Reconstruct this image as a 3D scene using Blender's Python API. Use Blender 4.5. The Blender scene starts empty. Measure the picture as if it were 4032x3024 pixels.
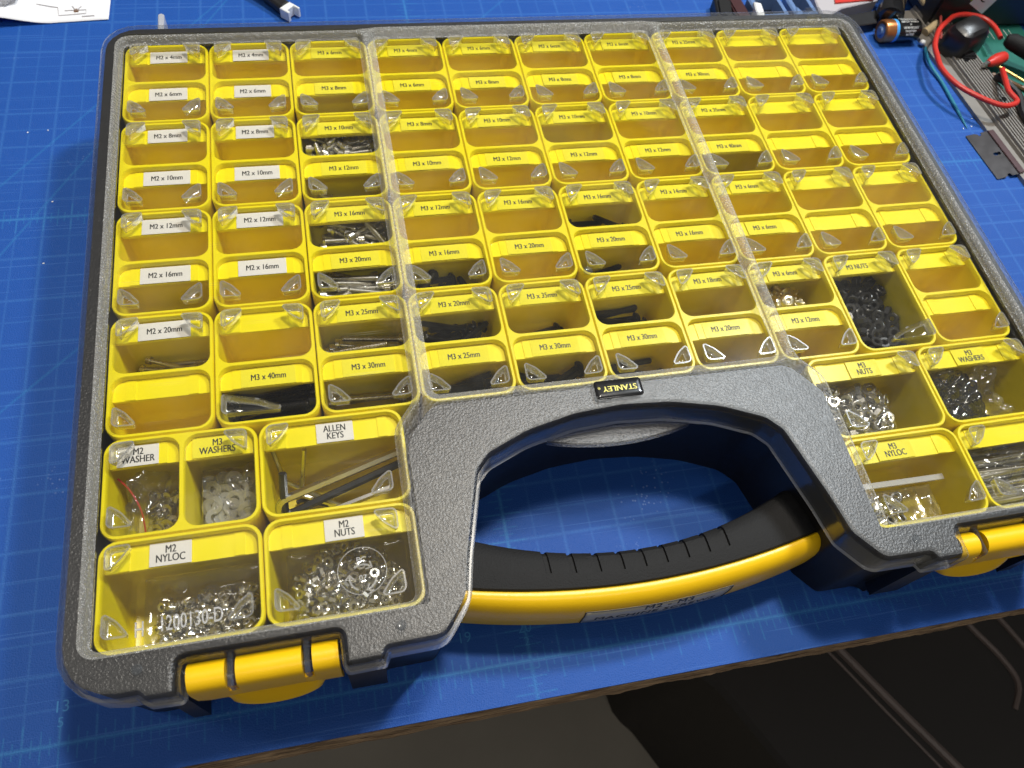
import bpy, bmesh, math, random
from mathutils import Vector, Matrix, noise
random.seed(7)
R = math.radians
scene = bpy.context.scene
col = scene.collection
S = 0.001   # everything below is written in millimetres

# ---------------------------------------------------------------- camera
cam_d = bpy.data.cameras.new('camera'); cam = bpy.data.objects.new('camera', cam_d); col.objects.link(cam)
right = Vector((0.97497328, -0.19026454, 0.11500658)); down = Vector((-0.11034372, -0.86321154, -0.49263586)); fwd = Vector((0.19300615, 0.46761655, -0.86260269))
cam.matrix_world = Matrix(((right[0], -down[0], -fwd[0], -104.568*S), (right[1], -down[1], -fwd[1], -202.516*S), (right[2], -down[2], -fwd[2], 335.737*S), (0, 0, 0, 1)))
cam_d.sensor_width = 36; cam_d.lens = 36*3138.2/4032
cam_d.clip_start = 0.01; cam_d.clip_end = 50
cam_d.dof.use_dof = True; cam_d.dof.focus_distance = 0.335; cam_d.dof.aperture_fstop = 22
scene.camera = cam

# ---------------------------------------------------------------- world (dim workshop) with lamps and added fill lights
w = bpy.data.worlds.new('World'); scene.world = w; w.use_nodes = True
nt = w.node_tree; bg = nt.nodes['Background']
tc = nt.nodes.new('ShaderNodeTexCoord'); sx = nt.nodes.new('ShaderNodeSeparateXYZ'); cr = nt.nodes.new('ShaderNodeValToRGB')
nt.links.new(tc.outputs['Generated'], sx.inputs[0]); nt.links.new(sx.outputs['Z'], cr.inputs[0])
cr.color_ramp.elements[0].position = 0.0; cr.color_ramp.elements[0].color = (.075, .068, .06, 1)
cr.color_ramp.elements[1].position = 1.0; cr.color_ramp.elements[1].color = (.16, .16, .165, 1)
nt.links.new(cr.outputs[0], bg.inputs[0]); bg.inputs[1].default_value = 1.0

def area(name, loc, target, sxy, power, color):
    d = bpy.data.lights.new(name, 'AREA'); d.shape = 'RECTANGLE'; d.size, d.size_y = sxy
    d.energy = power; d.color = color
    o = bpy.data.objects.new(name, d); col.objects.link(o); o.location = loc
    o.rotation_euler = (Vector(target)-Vector(loc)).to_track_quat('-Z', 'Y').to_euler()
    return o
area('workshop_lamp', (.715, .455, 1.32), (0, 0, 0), (.11, .17), 16.5, (.86, .94, 1.0))
area('bench_lamp', (.20, .24, 1.36), (0, 0, 0), (.13, .11), 13.5, (1.0, .92, .80))
area('fill_light_left', (-1.7, .35, 2.2), (0, 0, 0), (.10, 1.2), 7, (1.0, .95, .88))  # added fill, gives soft light and highlights on the lid dimples
area('fill_light_front', (.25, -1.5, 2.2), (0, 0, 0), (1.2, .10), 9, (1.0, .95, .88))  # added fill from the front, no fixture known there

scene.view_settings.view_transform = 'Standard'; scene.view_settings.look = 'None'
scene.view_settings.exposure = 0; scene.view_settings.gamma = 1
scene.cycles.max_bounces = 14; scene.cycles.transparent_max_bounces = 24; scene.cycles.transmission_bounces = 10
scene.cycles.glossy_bounces = 5; scene.cycles.diffuse_bounces = 6; scene.cycles.sample_clamp_indirect = 4
scene.cycles.use_denoising = True
scene.cycles.caustics_reflective = False

# ---------------------------------------------------------------- materials
class NT:
    def __init__(s, name):
        s.m = bpy.data.materials.new(name); s.m.use_nodes = True; s.t = s.m.node_tree
        s.b = s.t.nodes.get('Principled BSDF'); s.out = s.t.nodes.get('Material Output')
    def n(s, typ, **k):
        nd = s.t.nodes.new(typ)
        for a, v in k.items():
            if a.startswith('i_'):
                key = a[2:]; key = int(key) if key.isdigit() else key.replace('_', ' ')
                nd.inputs[key].default_value = v
            else: setattr(nd, a, v)
        return nd
    def l(s, a, b): s.t.links.new(a, b)
    def noise(s, scale, detail=3, coord='Object', rough=.5):
        t = s.n('ShaderNodeTexCoord'); nz = s.n('ShaderNodeTexNoise'); nz.inputs['Scale'].default_value = scale
        nz.inputs['Detail'].default_value = detail; nz.inputs['Roughness'].default_value = rough
        s.l(t.outputs[coord], nz.inputs['Vector']); return nz
    def bump(s, src, strength, dist):
        b = s.n('ShaderNodeBump'); b.inputs['Strength'].default_value = strength; b.inputs['Distance'].default_value = dist
        s.l(src, b.inputs['Height']); return b
    def mixc(s, fac, a, b):
        m = s.n('ShaderNodeMix', data_type='RGBA'); m.inputs[6].default_value = (*a, 1); m.inputs[7].default_value = (*b, 1)
        s.l(fac, m.inputs[0]); return m.outputs[2]
def mat_simple(name, c, rough=.5, metal=0, spec=.5, var=.0, vscale=200, bump=0, bscale=1500, coat=0, sub=0):
    t = NT(name); b = t.b
    b.inputs['Base Color'].default_value = (*c, 1); b.inputs['Roughness'].default_value = rough; b.inputs['Metallic'].default_value = metal
    b.inputs['Specular IOR Level'].default_value = spec; b.inputs['Coat Weight'].default_value = coat
    nz = t.noise(vscale)
    if var:
        t.l(t.mixc(nz.outputs[0], tuple(x*(1-var) for x in c), tuple(min(1, x*(1+var)) for x in c)), b.inputs['Base Color'])
    rr = t.n('ShaderNodeMapRange'); rr.inputs[3].default_value = max(.02, rough-.06); rr.inputs[4].default_value = min(1, rough+.06)
    t.l(nz.outputs[0], rr.inputs[0]); t.l(rr.outputs[0], b.inputs['Roughness'])
    if bump:
        n2 = t.noise(bscale, 2); bb = t.bump(n2.outputs[0], bump, .0002); t.l(bb.outputs[0], b.inputs['Normal'])
    return t.m
def mat_clear(name, tint, rough, ior=1.5, bump=0, bscale=1200, haze=0, hazec=(.8, .8, .8), bdist=.0003, voro=False, blotch_haze=0):
    """thin clear plastic: what lies behind shows straight through, the surface mirrors with a Fresnel weight"""
    t = NT(name); tr = t.n('ShaderNodeBsdfTransparent'); tr.inputs[0].default_value = (*tint, 1)
    gl = t.n('ShaderNodeBsdfAnisotropic') if False else t.n('ShaderNodeBsdfGlossy')
    gl.inputs['Roughness'].default_value = rough; gl.inputs['Color'].default_value = (1, 1, 1, 1)
    f0 = ((ior-1)/(ior+1))**2       # Schlick weight, the same from either side of a face
    lw = t.n('ShaderNodeLayerWeight'); lw.inputs[0].default_value = .5
    pw = t.n('ShaderNodeMath', operation='POWER'); pw.inputs[1].default_value = 5; t.l(lw.outputs['Facing'], pw.inputs[0])
    fr = t.n('ShaderNodeMath', operation='MULTIPLY_ADD'); fr.inputs[1].default_value = 1-f0; fr.inputs[2].default_value = f0; t.l(pw.outputs[0], fr.inputs[0])
    if bump:
        nz = t.noise(bscale, 2); src = nz.outputs[0]
        bb = t.bump(src, bump, bdist); t.l(bb.outputs[0], gl.inputs['Normal']); t.l(bb.outputs[0], lw.inputs['Normal'])
    mx = t.n('ShaderNodeMixShader'); t.l(fr.outputs[0], mx.inputs[0]); t.l(tr.outputs[0], mx.inputs[1]); t.l(gl.outputs[0], mx.inputs[2])
    o = mx.outputs[0]
    if haze:
        df = t.n('ShaderNodeBsdfDiffuse'); df.inputs[0].default_value = (*hazec, 1)
        m2 = t.n('ShaderNodeMixShader'); m2.inputs[0].default_value = haze
        if blotch_haze:  # patchy haze put in for blotchy reflections, plus fine scratches
            nz = t.noise(28, 5, rough=.65); mr = t.n('ShaderNodeMapRange'); mr.inputs[1].default_value = .42; mr.inputs[2].default_value = .72
            mr.inputs[3].default_value = haze*.35; mr.inputs[4].default_value = haze+blotch_haze; t.l(nz.outputs[0], mr.inputs[0])
            tcs = t.n('ShaderNodeTexCoord'); mps = t.n('ShaderNodeMapping'); mps.inputs['Rotation'].default_value = (0, 0, .25); mps.inputs['Scale'].default_value = (22, 1300, 1)
            t.l(tcs.outputs['Object'], mps.inputs[0]); ns = t.n('ShaderNodeTexNoise'); ns.inputs['Scale'].default_value = 1; ns.inputs['Detail'].default_value = 1; t.l(mps.outputs[0], ns.inputs['Vector'])
            th = t.n('ShaderNodeMapRange'); th.inputs[1].default_value = .70; th.inputs[2].default_value = .78; th.inputs[4].default_value = .10; t.l(ns.outputs[0], th.inputs[0])
            pm = t.noise(16, 2); pr_ = t.n('ShaderNodeMapRange'); pr_.inputs[1].default_value = .5; pr_.inputs[2].default_value = .62; t.l(pm.outputs[0], pr_.inputs[0])
            ml = t.n('ShaderNodeMath', operation='MULTIPLY_ADD'); t.l(th.outputs[0], ml.inputs[0]); t.l(pr_.outputs[0], ml.inputs[1]); t.l(mr.outputs[0], ml.inputs[2]); t.l(ml.outputs[0], m2.inputs[0])
        t.l(o, m2.inputs[1]); t.l(df.outputs[0], m2.inputs[2]); o = m2.outputs[0]
    t.l(o, t.out.inputs[0]); return t.m

M = {}
M['yellow'] = mat_simple('bin_yellow_plastic', (.87, .725, .002), .32, var=.03, vscale=60, bump=.15, bscale=900)
M['ledge'] = mat_simple('ledge_yellow_plastic', (.90, .765, .003), .30, var=.03, vscale=90)
M['handle_yellow'] = mat_simple('handle_amber_plastic', (.90, .55, .006), .33, var=.05, vscale=120, bump=.25, bscale=1600)
M['black'] = mat_simple('black_plastic', (.012, .012, .013), .42, var=.2, vscale=150, bump=.3, bscale=1800)
M['rubber'] = mat_simple('black_rubber', (.011, .011, .0115), .68, spec=.25, var=.3, vscale=900, bump=1.0, bscale=1500)
M['groove'] = M['rubber']
M['frost'] = mat_clear('frosted_clear_plastic', (.86, .86, .85), .37, 1.49, bump=1.0, bscale=1150, haze=.008, hazec=(.66, .67, .70), bdist=.00033)
M['frost_side'] = mat_clear('frosted_bright_bevel', (.84, .84, .82), .30, 1.85, bump=.9, bscale=900, haze=.17, hazec=(.80, .79, .74), bdist=.0015)  # frosting, with cream haze put in for bright reflections on the bevels
M['skirt'] = mat_clear('clear_skirt_plastic', (.84, .85, .86), .12, 1.6, bump=.10, bscale=300, haze=.035, hazec=(.6, .65, .7))
M['lip'] = mat_clear('lip_edge_highlight', (.7, .71, .72), .2, 2.2, haze=.40, hazec=(.85, .86, .88))  # white haze painted in for the highlight along the lid's bottom edge
M['pane'] = mat_clear('clear_window_plastic', (.975, .975, .965), .07, 1.5, bump=.04, bscale=40, haze=.002, hazec=(.8, .78, .72), blotch_haze=.014)
M['bag'] = mat_clear('polythene_bag', (.93, .93, .92), .09, 1.9, bump=.4, bscale=70, haze=.022, bdist=.004, hazec=(.8, .8, .78))
M['zip'] = mat_clear('milky_zip', (.8, .8, .78), .2, 1.7, haze=.35)
M['blackp'] = mat_simple('printed_black', (.015, .014, .013), .5)
M['white_label'] = mat_simple('white_tape', (.74, .71, .66), .35, var=.04, vscale=300)
M['yellow_label'] = mat_simple('yellow_tape', (.84, .74, .035), .22, var=.04, vscale=300)
M['steel'] = mat_simple('stainless_steel', (.68, .66, .62), .28, 1.0, var=.08, vscale=90)
M['brass_steel'] = mat_simple('zinc_steel', (.84, .78, .58), .3, 1.0, var=.1, vscale=400)
M['blacksteel'] = mat_simple('black_oxide_steel', (.02, .02, .022), .30, .0, var=.2, vscale=500)
M['nylon'] = mat_clear('nylon_washer', (.85, .85, .84), .25, 1.5, haze=.35, hazec=(.75, .75, .73))
M['badge_yellow'] = mat_simple('badge_yellow_print', (.70, .62, .06), .4)
M['white'] = mat_simple('white_plastic', (.78, .79, .78), .45, var=.03)
M['paper'] = mat_simple('white_paper', (.82, .83, .86), .6, var=.02, vscale=40)
M['grey_print'] = mat_simple('grey_print', (.42, .40, .42), .6)
M['copper'] = mat_simple('copper_foil', (.62, .24, .08), .3, .8, var=.1)
M['blue_print'] = mat_simple('blue_print', (.06, .33, .75), .35)
M['gloss_black'] = mat_simple('gloss_black_plastic', (.012, .012, .013), .15, coat=.4)
M['satin_black'] = mat_simple('satin_black_plastic', (.012, .011, .012), .34)
M['red'] = mat_simple('red_silicone', (.55, .03, .02), .42, var=.08)
M['alu'] = mat_simple('extruded_aluminium', (.25, .235, .215), .5, .35, var=.12, vscale=150)
M['teal'] = mat_simple('teal_nylon', (.03, .22, .32), .35)
M['blade'] = mat_simple('blade_steel', (.07, .065, .066), .30, .6, var=.3, vscale=120)
M['beige'] = mat_simple('beige_sleeve', (.55, .44, .26), .55)
M['green'] = mat_simple('green_board', (.015, .14, .11), .5, var=.2)
M['lime'] = mat_simple('lime_print', (.26, .42, .03), .5)
M['brass'] = mat_simple('brass', (.55, .38, .12), .45, 1)
M['brown'] = mat_simple('brown_cable', (.16, .08, .035), .5)
M['steelblue'] = mat_simple('blue_grey_plastic', (.13, .22, .42), .25, var=.1)
M['maroon'] = mat_simple('maroon_plastic', (.055, .02, .022), .35)
M['pinkred'] = mat_simple('thin_red_wire', (.35, .06, .05), .4)

M['dimple'] = mat_clear('dimple_wall_glints', (.90, .90, .89), .13, 4.6, haze=.09, hazec=(.92, .92, .90))  # white haze and strong mirroring put in for bright glints on the walls

def mat_cutting_mat():
    t = NT('blue_cutting_mat'); b = t.b
    tcn = t.n('ShaderNodeTexCoord'); sp = t.n('ShaderNodeSeparateXYZ'); t.l(tcn.outputs['Object'], sp.inputs[0])
    def mth(op, a, bb=None, c=None):
        m = t.n('ShaderNodeMath', operation=op)
        for i, v in enumerate((a, bb, c)):
            if v is None: continue
            if isinstance(v, (int, float)): m.inputs[i].default_value = v
            else: t.l(v, m.inputs[i])
        return m.outputs[0]
    u = mth('MULTIPLY', sp.outputs['X'], 1/.0254); v = mth('MULTIPLY', sp.outputs['Y'], 1/.0254)
    def near(x, step, width, off=0.0):   # 1 where x is within width of a multiple of step
        d = mth('PINGPONG', mth('ADD', x, -off), step/2)
        return mth('SUBTRACT', 1, mth('SMOOTH_MIN', 1, mth('DIVIDE', d, width), .15))
    def at(x, val, width): 
        return mth('SUBTRACT', 1, mth('MINIMUM', 1, mth('DIVIDE', mth('ABSOLUTE', mth('ADD', x, -val)), width)))
    def lt(x, lim): return mth('LESS_THAN', x, lim)
    half = mth('MAXIMUM', near(u, .5, .030), near(v, .5, .030))
    inch = mth('MAXIMUM', near(u, 1, .045), near(v, 1, .045))
    g = mth('MULTIPLY', mth('MAXIMUM', mth('MULTIPLY', half, .32), mth('MULTIPLY', inch, .46)), mth('GREATER_THAN', v, -.01))
    # rulers every ten inches, with eighth-inch ticks
    def ruler(a, val, along):
        da = mth('ABSOLUTE', mth('ADD', a, -val))
        line = at(a, val, .05)
        t8 = mth('MULTIPLY', near(along, .125, .018), lt(da, .12))
        t4 = mth('MULTIPLY', near(along, .25, .018), lt(da, .22))
        t1 = mth('MULTIPLY', near(along, .5, .022), lt(da, .34))
        return mth('MAXIMUM', mth('MAXIMUM', line, t8), mth('MAXIMUM', t4, t1))
    rl = mth('MAXIMUM', ruler(v, 0, u), mth('MAXIMUM', ruler(v, 10, u), ruler(u, 20, v)))
    # angle guide lines
    def slope(m, u0, v0):
        k = 1/math.sqrt(1+m*m)
        e = mth('ADD', mth('MULTIPLY', u, m*k), mth('MULTIPLY', v, -k)); c0 = (m*u0-v0)*k
        return at(e, c0, .04)
    dg = mth('MAXIMUM', slope(1.76, 11.5, 9.5), mth('MAXIMUM', slope(1, 22.62, 16.59), slope(1.33, 15.06, 16.19)))
    pr = mth('MAXIMUM', mth('MULTIPLY', rl, 1.0), mth('MULTIPLY', dg, .8))
    wr = t.noise(900, 3); wear = t.n('ShaderNodeMapRange'); wear.inputs[1].default_value = .32; wear.inputs[2].default_value = .55
    t.l(wr.outputs[0], wear.inputs[0])
    big = t.noise(14, 4)
    base = t.mixc(big.outputs[0], (.008, .070, .33), (.012, .088, .39))
    mx = t.n('ShaderNodeMix', data_type='RGBA'); t.l(base, mx.inputs[6]); mx.inputs[7].default_value = (.05, .19, .52, 1)
    t.l(mth('MULTIPLY', g, mth('ADD', mth('MULTIPLY', wear.outputs[0], .5), .45)), mx.inputs[0])
    mx2 = t.n('ShaderNodeMix', data_type='RGBA'); t.l(mx.outputs[2], mx2.inputs[6]); mx2.inputs[7].default_value = (.04, .30, .55, 1)
    t.l(mth('MULTIPLY', mth('MULTIPLY', pr, .30), mth('ADD', mth('MULTIPLY', wear.outputs[0], .5), .45)), mx2.inputs[0])
    # pale dust specks and rubbed patches
    vor = t.n('ShaderNodeTexVoronoi'); vor.inputs['Scale'].default_value = 420; t.l(tcn.outputs['Object'], vor.inputs['Vector'])
    dn = t.noise(22, 3); dmask = t.n('ShaderNodeMapRange'); dmask.inputs[1].default_value = .60; dmask.inputs[2].default_value = .72; t.l(dn.outputs[0], dmask.inputs[0])
    dust = mth('MULTIPLY', mth('LESS_THAN', vor.outputs['Distance'], .20), mth('MULTIPLY', dmask.outputs[0], .22))
    mx3 = t.n('ShaderNodeMix', data_type='RGBA'); t.l(mx2.outputs[2], mx3.inputs[6]); mx3.inputs[7].default_value = (.42, .55, .8, 1); t.l(dust, mx3.inputs[0])
    cut = None
    for ang, sd in ((.5, 3.0), (-.35, 9.0), (1.35, 5.0)):
        mp = t.n('ShaderNodeMapping'); mp.inputs['Rotation'].default_value = (0, 0, ang); mp.inputs['Scale'].default_value = (9, 900, 1); mp.inputs['Location'].default_value = (sd, sd, 0)
        t.l(tcn.outputs['Object'], mp.inputs[0]); nn = t.n('ShaderNodeTexNoise'); nn.inputs['Scale'].default_value = 1; nn.inputs['Detail'].default_value = 0; t.l(mp.outputs[0], nn.inputs['Vector'])
        c_ = mth('GREATER_THAN', nn.outputs[0], .775); cut = c_ if cut is None else mth('MAXIMUM', cut, c_)
    mx4 = t.n('ShaderNodeMix', data_type='RGBA'); t.l(mx3.outputs[2], mx4.inputs[6]); mx4.inputs[7].default_value = (.05, .16, .5, 1); t.l(mth('MULTIPLY', cut, .45), mx4.inputs[0])
    t.l(mx4.outputs[2], b.inputs['Base Color'])
    b.inputs['Roughness'].default_value = .52; b.inputs['Specular IOR Level'].default_value = .32
    n2 = t.noise(1500, 4, rough=.6); bb = t.bump(n2.outputs[0], .7, .0005); t.l(bb.outputs[0], b.inputs['Normal'])
    return t.m
M['mat'] = mat_cutting_mat()

def mat_board():
    t = NT('chipboard'); b = t.b
    tcn = t.n('ShaderNodeTexCoord'); mp = t.n('ShaderNodeMapping'); mp.inputs['Scale'].default_value = (35, 420, 420)
    t.l(tcn.outputs['Object'], mp.inputs[0]); nz = t.n('ShaderNodeTexNoise'); nz.inputs['Scale'].default_value = 1.6; nz.inputs['Detail'].default_value = 5
    t.l(mp.outputs[0], nz.inputs['Vector'])
    cr = t.n('ShaderNodeValToRGB'); e = cr.color_ramp.elements
    e[0].position = .33; e[0].color = (.10, .055, .028, 1); e[1].position = .68; e[1].color = (.62, .42, .24, 1)
    t.l(nz.outputs[0], cr.inputs[0]); n2 = t.noise(500, 4)
    mx = t.n('ShaderNodeMix', data_type='RGBA', blend_type='MULTIPLY'); mx.inputs[0].default_value = .25
    t.l(cr.outputs[0], mx.inputs[6]); t.l(n2.outputs[0], mx.inputs[7]); t.l(mx.outputs[2], b.inputs['Base Color'])
    b.inputs['Roughness'].default_value = .75
    bb = t.bump(nz.outputs[0], .9, .002); t.l(bb.outputs[0], b.inputs['Normal']); return t.m
M['board'] = mat_board()
def mat_concrete():
    t = NT('concrete_floor'); b = t.b
    nz = t.noise(3.5, 8, rough=.6); t.l(t.mixc(nz.outputs[0], (.16, .145, .115), (.34, .31, .25)), b.inputs['Base Color'])
    b.inputs['Roughness'].default_value = .7; return t.m
M['concrete'] = mat_concrete()
M['dark_tote'] = mat_simple('dark_tote_plastic', (.020, .017, .014), .6, var=.3, vscale=8)
M['tote_rib'] = mat_simple('worn_brown_rib', (.15, .115, .10), .5, var=.3, vscale=30)

# ---------------------------------------------------------------- mesh helpers
def mk(name, bm, mat, parent=None, loc=(0, 0, 0), rot=(0, 0, 0), smooth=True, angle=35, label=None):
    bmesh.ops.recalc_face_normals(bm, faces=bm.faces[:])
    me = bpy.data.meshes.new(name); bm.to_mesh(me); bm.free(); me.transform(Matrix.Scale(S, 4))
    me.materials.append(M[mat] if isinstance(mat, str) else mat)
    if smooth:
        me.polygons.foreach_set('use_smooth', [True]*len(me.polygons)); me.set_sharp_from_angle(angle=R(angle))
    return link(name, me, parent, loc, rot, label)
def link(name, me, parent=None, loc=(0, 0, 0), rot=(0, 0, 0), label=None):
    o = bpy.data.objects.new(name, me); col.objects.link(o)
    o.location = Vector(loc)*S; o.rotation_euler = rot
    if parent is not None: o.parent = parent
    if label: o['label'] = label
    return o
def empty(name, loc=(0, 0, 0), rot=(0, 0, 0)):
    o = bpy.data.objects.new(name, None); col.objects.link(o); o.location = Vector(loc)*S; o.rotation_euler = rot
    o.empty_display_size = .01; return o
def tag(o, label=None, cat=None, group=None, kind=None):
    if label: o['label'] = label
    if cat: o['category'] = cat
    if group: o['group'] = group
    if kind: o['kind'] = kind
    return o
def ring(bm, pts): return [bm.verts.new(p) for p in pts]
def bridge(bm, a, b, closed=True):
    n = len(a)
    for i in range(n if closed else n-1):
        j = (i+1) % n
        try: bm.faces.new((a[i], a[j], b[j], b[i]))
        except ValueError: pass
def fill_loops(bm, loops):
    """fill the region between closed loops (even-odd), loops lying in one plane"""
    from mathutils.geometry import delaunay_2d_cdt
    V = [v for L in loops for v in L]; n = Vector((0, 0, 0))
    for a, b in zip(loops[0], loops[0][1:]+loops[0][:1]): n += a.co.cross(b.co)
    ax = max(range(3), key=lambda k: abs(n[k])); i0, i1 = [(1, 2), (0, 2), (0, 1)][ax]
    P = [Vector((v.co[i0], v.co[i1])) for v in V]; E = []; k = 0; polys = []
    for L in loops:
        m = len(L); E += [(k+i, k+(i+1) % m) for i in range(m)]; polys.append(P[k:k+m]); k += m
    vo, eo, fo, vi, ei, fi = delaunay_2d_cdt(P, E, [], 0, 1e-6)
    def inside(x, y):
        c = False
        for q in polys:
            for i in range(len(q)):
                a, b = q[i-1], q[i]
                if (a.y > y) != (b.y > y) and x < (b.x-a.x)*(y-a.y)/(b.y-a.y)+a.x: c = not c
        return c
    for f in fo:
        c = sum((vo[q] for q in f), Vector((0, 0)))/len(f)
        if not inside(c.x, c.y): continue
        vs = [V[vi[q][0]] for q in f if vi[q]]
        if len(vs) == len(f) and len(set(vs)) == len(vs):
            try: bm.faces.new(vs)
            except ValueError: pass
def box(bm, x0, x1, y0, y1, z0, z1):
    v = [bm.verts.new((x, y, z)) for z in (z0, z1) for x, y in ((x0, y0), (x1, y0), (x1, y1), (x0, y1))]
    for f in ((3, 2, 1, 0), (4, 5, 6, 7), (0, 1, 5, 4), (1, 2, 6, 5), (2, 3, 7, 6), (3, 0, 4, 7)): bm.faces.new([v[i] for i in f])
def prism(bm, poly, z0, z1, bev=0):
    if bev:
        P = poly
        a = ring(bm, [(x, y, z0) for x, y in P]); b = ring(bm, [(x, y, z1-bev) for x, y in P])
        c = ring(bm, [(x, y, z1) for x, y in inset_pts(P, bev)])
        bridge(bm, a, b); bridge(bm, b, c); bm.faces.new(c); bm.faces.new(a[::-1])
    else:
        a = ring(bm, [(x, y, z0) for x, y in poly]); b = ring(bm, [(x, y, z1) for x, y in poly])
        bridge(bm, a, b); bm.faces.new(b); bm.faces.new(a[::-1])
def inset_pts(P, d):
    n = len(P); out = []
    for i in range(n):
        a, b, c = Vector(P[i-1]), Vector(P[i]), Vector(P[(i+1) % n])
        e1 = (b-a).normalized(); e2 = (c-b).normalized()
        n1 = Vector((-e1.y, e1.x)); n2 = Vector((-e2.y, e2.x)); m = (n1+n2)
        if m.length < 1e-6: m = n1
        m.normalize(); k = d/max(.35, m.dot(n1)); out.append((b.x+m.x*k, b.y+m.y*k))
    return out
def rounded(pts, off=0.0, seg=5):
    """CCW polygon (x, y, r); off > 0 moves every side inwards; convex corners shrink, concave ones grow"""
    n = len(pts); L = []
    for i in range(n):
        a = Vector(pts[i][:2]); b = Vector(pts[(i+1) % n][:2]); e = (b-a).normalized(); nn = Vector((-e.y, e.x)); L.append((a+nn*off, e))
    out = []
    for i in range(n):
        (p, e1), (q, e2) = L[i-1], L[i]
        cr = e1.x*e2.y-e1.y*e2.x
        if abs(cr) < 1e-6: v = q.copy()
        else:
            t = ((q.x-p.x)*e2.y-(q.y-p.y)*e2.x)/cr; v = p+e1*t
        r = pts[i][2]; conv = cr > 0
        r = max(.15, r-off) if conv else max(.15, r+off)
        ang = math.acos(max(-1, min(1, e1.dot(e2))))
        if ang < 1e-3: out += [(v.x, v.y)]*1 if seg == 0 else [(v.x+e1.x*(k/seg-.5)*.02, v.y+e1.y*(k/seg-.5)*.02) for k in range(seg+1)]; continue
        d = r*math.tan(ang/2); s = v-e1*d; nn = Vector((-e1.y, e1.x)) if conv else Vector((e1.y, -e1.x)); c = s+nn*r
        a0 = math.atan2(s.y-c.y, s.x-c.x)
        for k in range(seg+1):
            a = a0+(ang if conv else -ang)*k/seg; out.append((c.x+r*math.cos(a), c.y+r*math.sin(a)))
    return out
def rrect(x0, x1, y0, y1, r): return [(x0, y0, r), (x1, y0, r), (x1, y1, r), (x0, y1, r)]
def tube(bm, pts, r, seg=8, caps=True, radii=None):
    P = [Vector(p) for p in pts]; n = len(P); prev = None; rings = []
    up = Vector((0, 0, 1))
    for i, p in enumerate(P):
        t = (P[min(i+1, n-1)]-P[max(i-1, 0)]).normalized()
        if prev is None:
            a = t.cross(up); a = a if a.length > .1 else t.cross(Vector((1, 0, 0))); a.normalize()
        else: a = (prev-t*prev.dot(t)).normalized()
        prev = a; b = t.cross(a); rr = radii[i] if radii else r
        rings.append(ring(bm, [p+(a*math.cos(2*math.pi*k/seg)+b*math.sin(2*math.pi*k/seg))*rr for k in range(seg)]))
    for i in range(n-1): bridge(bm, rings[i], rings[i+1])
    if caps: bm.faces.new(rings[0][::-1]); bm.faces.new(rings[-1])
def spline(pts, sub=6):
    P = [Vector(p) for p in pts]; out = []
    for i in range(len(P)-1):
        p0 = P[max(i-1, 0)]; p1 = P[i]; p2 = P[i+1]; p3 = P[min(i+2, len(P)-1)]
        for k in range(sub):
            t = k/sub; out.append(.5*((2*p1)+(p2-p0)*t+(2*p0-5*p1+4*p2-p3)*t*t+(3*p1-p0-3*p2+p3)*t**3))
    out.append(P[-1]); return out
def lathe(bm, prof, seg=16, axis='z', origin=(0, 0, 0)):
    rs = []; o = Vector(origin)
    for r, h in prof:
        L = []
        for k in range(seg):
            a = 2*math.pi*k/seg; c, s = r*math.cos(a), r*math.sin(a)
            v = {'z': (c, s, h), 'x': (h, c, s), 'y': (c, h, s)}[axis]; L.append(bm.verts.new(o+Vector(v)))
        rs.append(L)
    for a, b in zip(rs, rs[1:]): bridge(bm, a, b)
    bm.faces.new(rs[0]); bm.faces.new(rs[-1])

# ---------------------------------------------------------------- lettering
_text = {}
def text_mesh(s, size, mat, thick=.03, bold=0, spacing=1.0, line=1.0):
    key = (s, size, mat, thick, bold, spacing)
    if key in _text: return _text[key]
    cu = bpy.data.curves.new('lettering', 'FONT'); cu.body = s; cu.size = size; cu.align_x = 'CENTER'; cu.align_y = 'CENTER'
    cu.extrude = thick; cu.space_character = spacing; cu.space_line = line; cu.resolution_u = 4
    o = bpy.data.objects.new('tmp', cu); col.objects.link(o); dg = bpy.context.evaluated_depsgraph_get()
    me = bpy.data.meshes.new_from_object(o.evaluated_get(dg)); bpy.data.objects.remove(o); me.name = 'lettering'
    if bold:
        b = bmesh.new(); b.from_mesh(me); tmp = me.copy()
        for dx, dz in ((-bold, -.008), (bold, .008)):
            tmp.transform(Matrix.Translation((dx, 0, dz))); b.from_mesh(tmp); tmp.transform(Matrix.Translation((-dx, 0, -dz)))
        b.to_mesh(me); b.free(); bpy.data.meshes.remove(tmp)
    me.transform(Matrix.Scale(S, 4)); me.materials.clear(); me.materials.append(M[mat]); _text[key] = me
    return me

# ================================================================ SETTING
PHI = .0035
MATLOC = (-554.7, -147.4, 0)
bm = bmesh.new(); box(bm, -200, 1200, 147.4-162.7, 760, -2.0, 0)
mat_o = mk('cutting_mat', bm, 'mat', loc=MATLOC, rot=(0, 0, -PHI), smooth=False)
tag(mat_o, 'large blue self-healing cutting mat with inch grid covering the bench top', 'cutting mat')
def mat_text(s, u, v, size, rot=0):
    me = text_mesh(s, size, 'mat_print', thick=.01)
    link('lettering', me, mat_o, (u*25.4, v*25.4, .02), (0, 0, rot))
M['mat_print'] = mat_simple('mat_print', (.03, .20, .50), .5)
mat_text('13', 13.0, .52, 6.0); mat_text('5', 13.0, .30, 5.0)
mat_text('19', 19.0, .52, 6.0); mat_text('20', 20.0, .52, 6.0); mat_text('2', 20.0, .30, 5.0)
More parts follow.
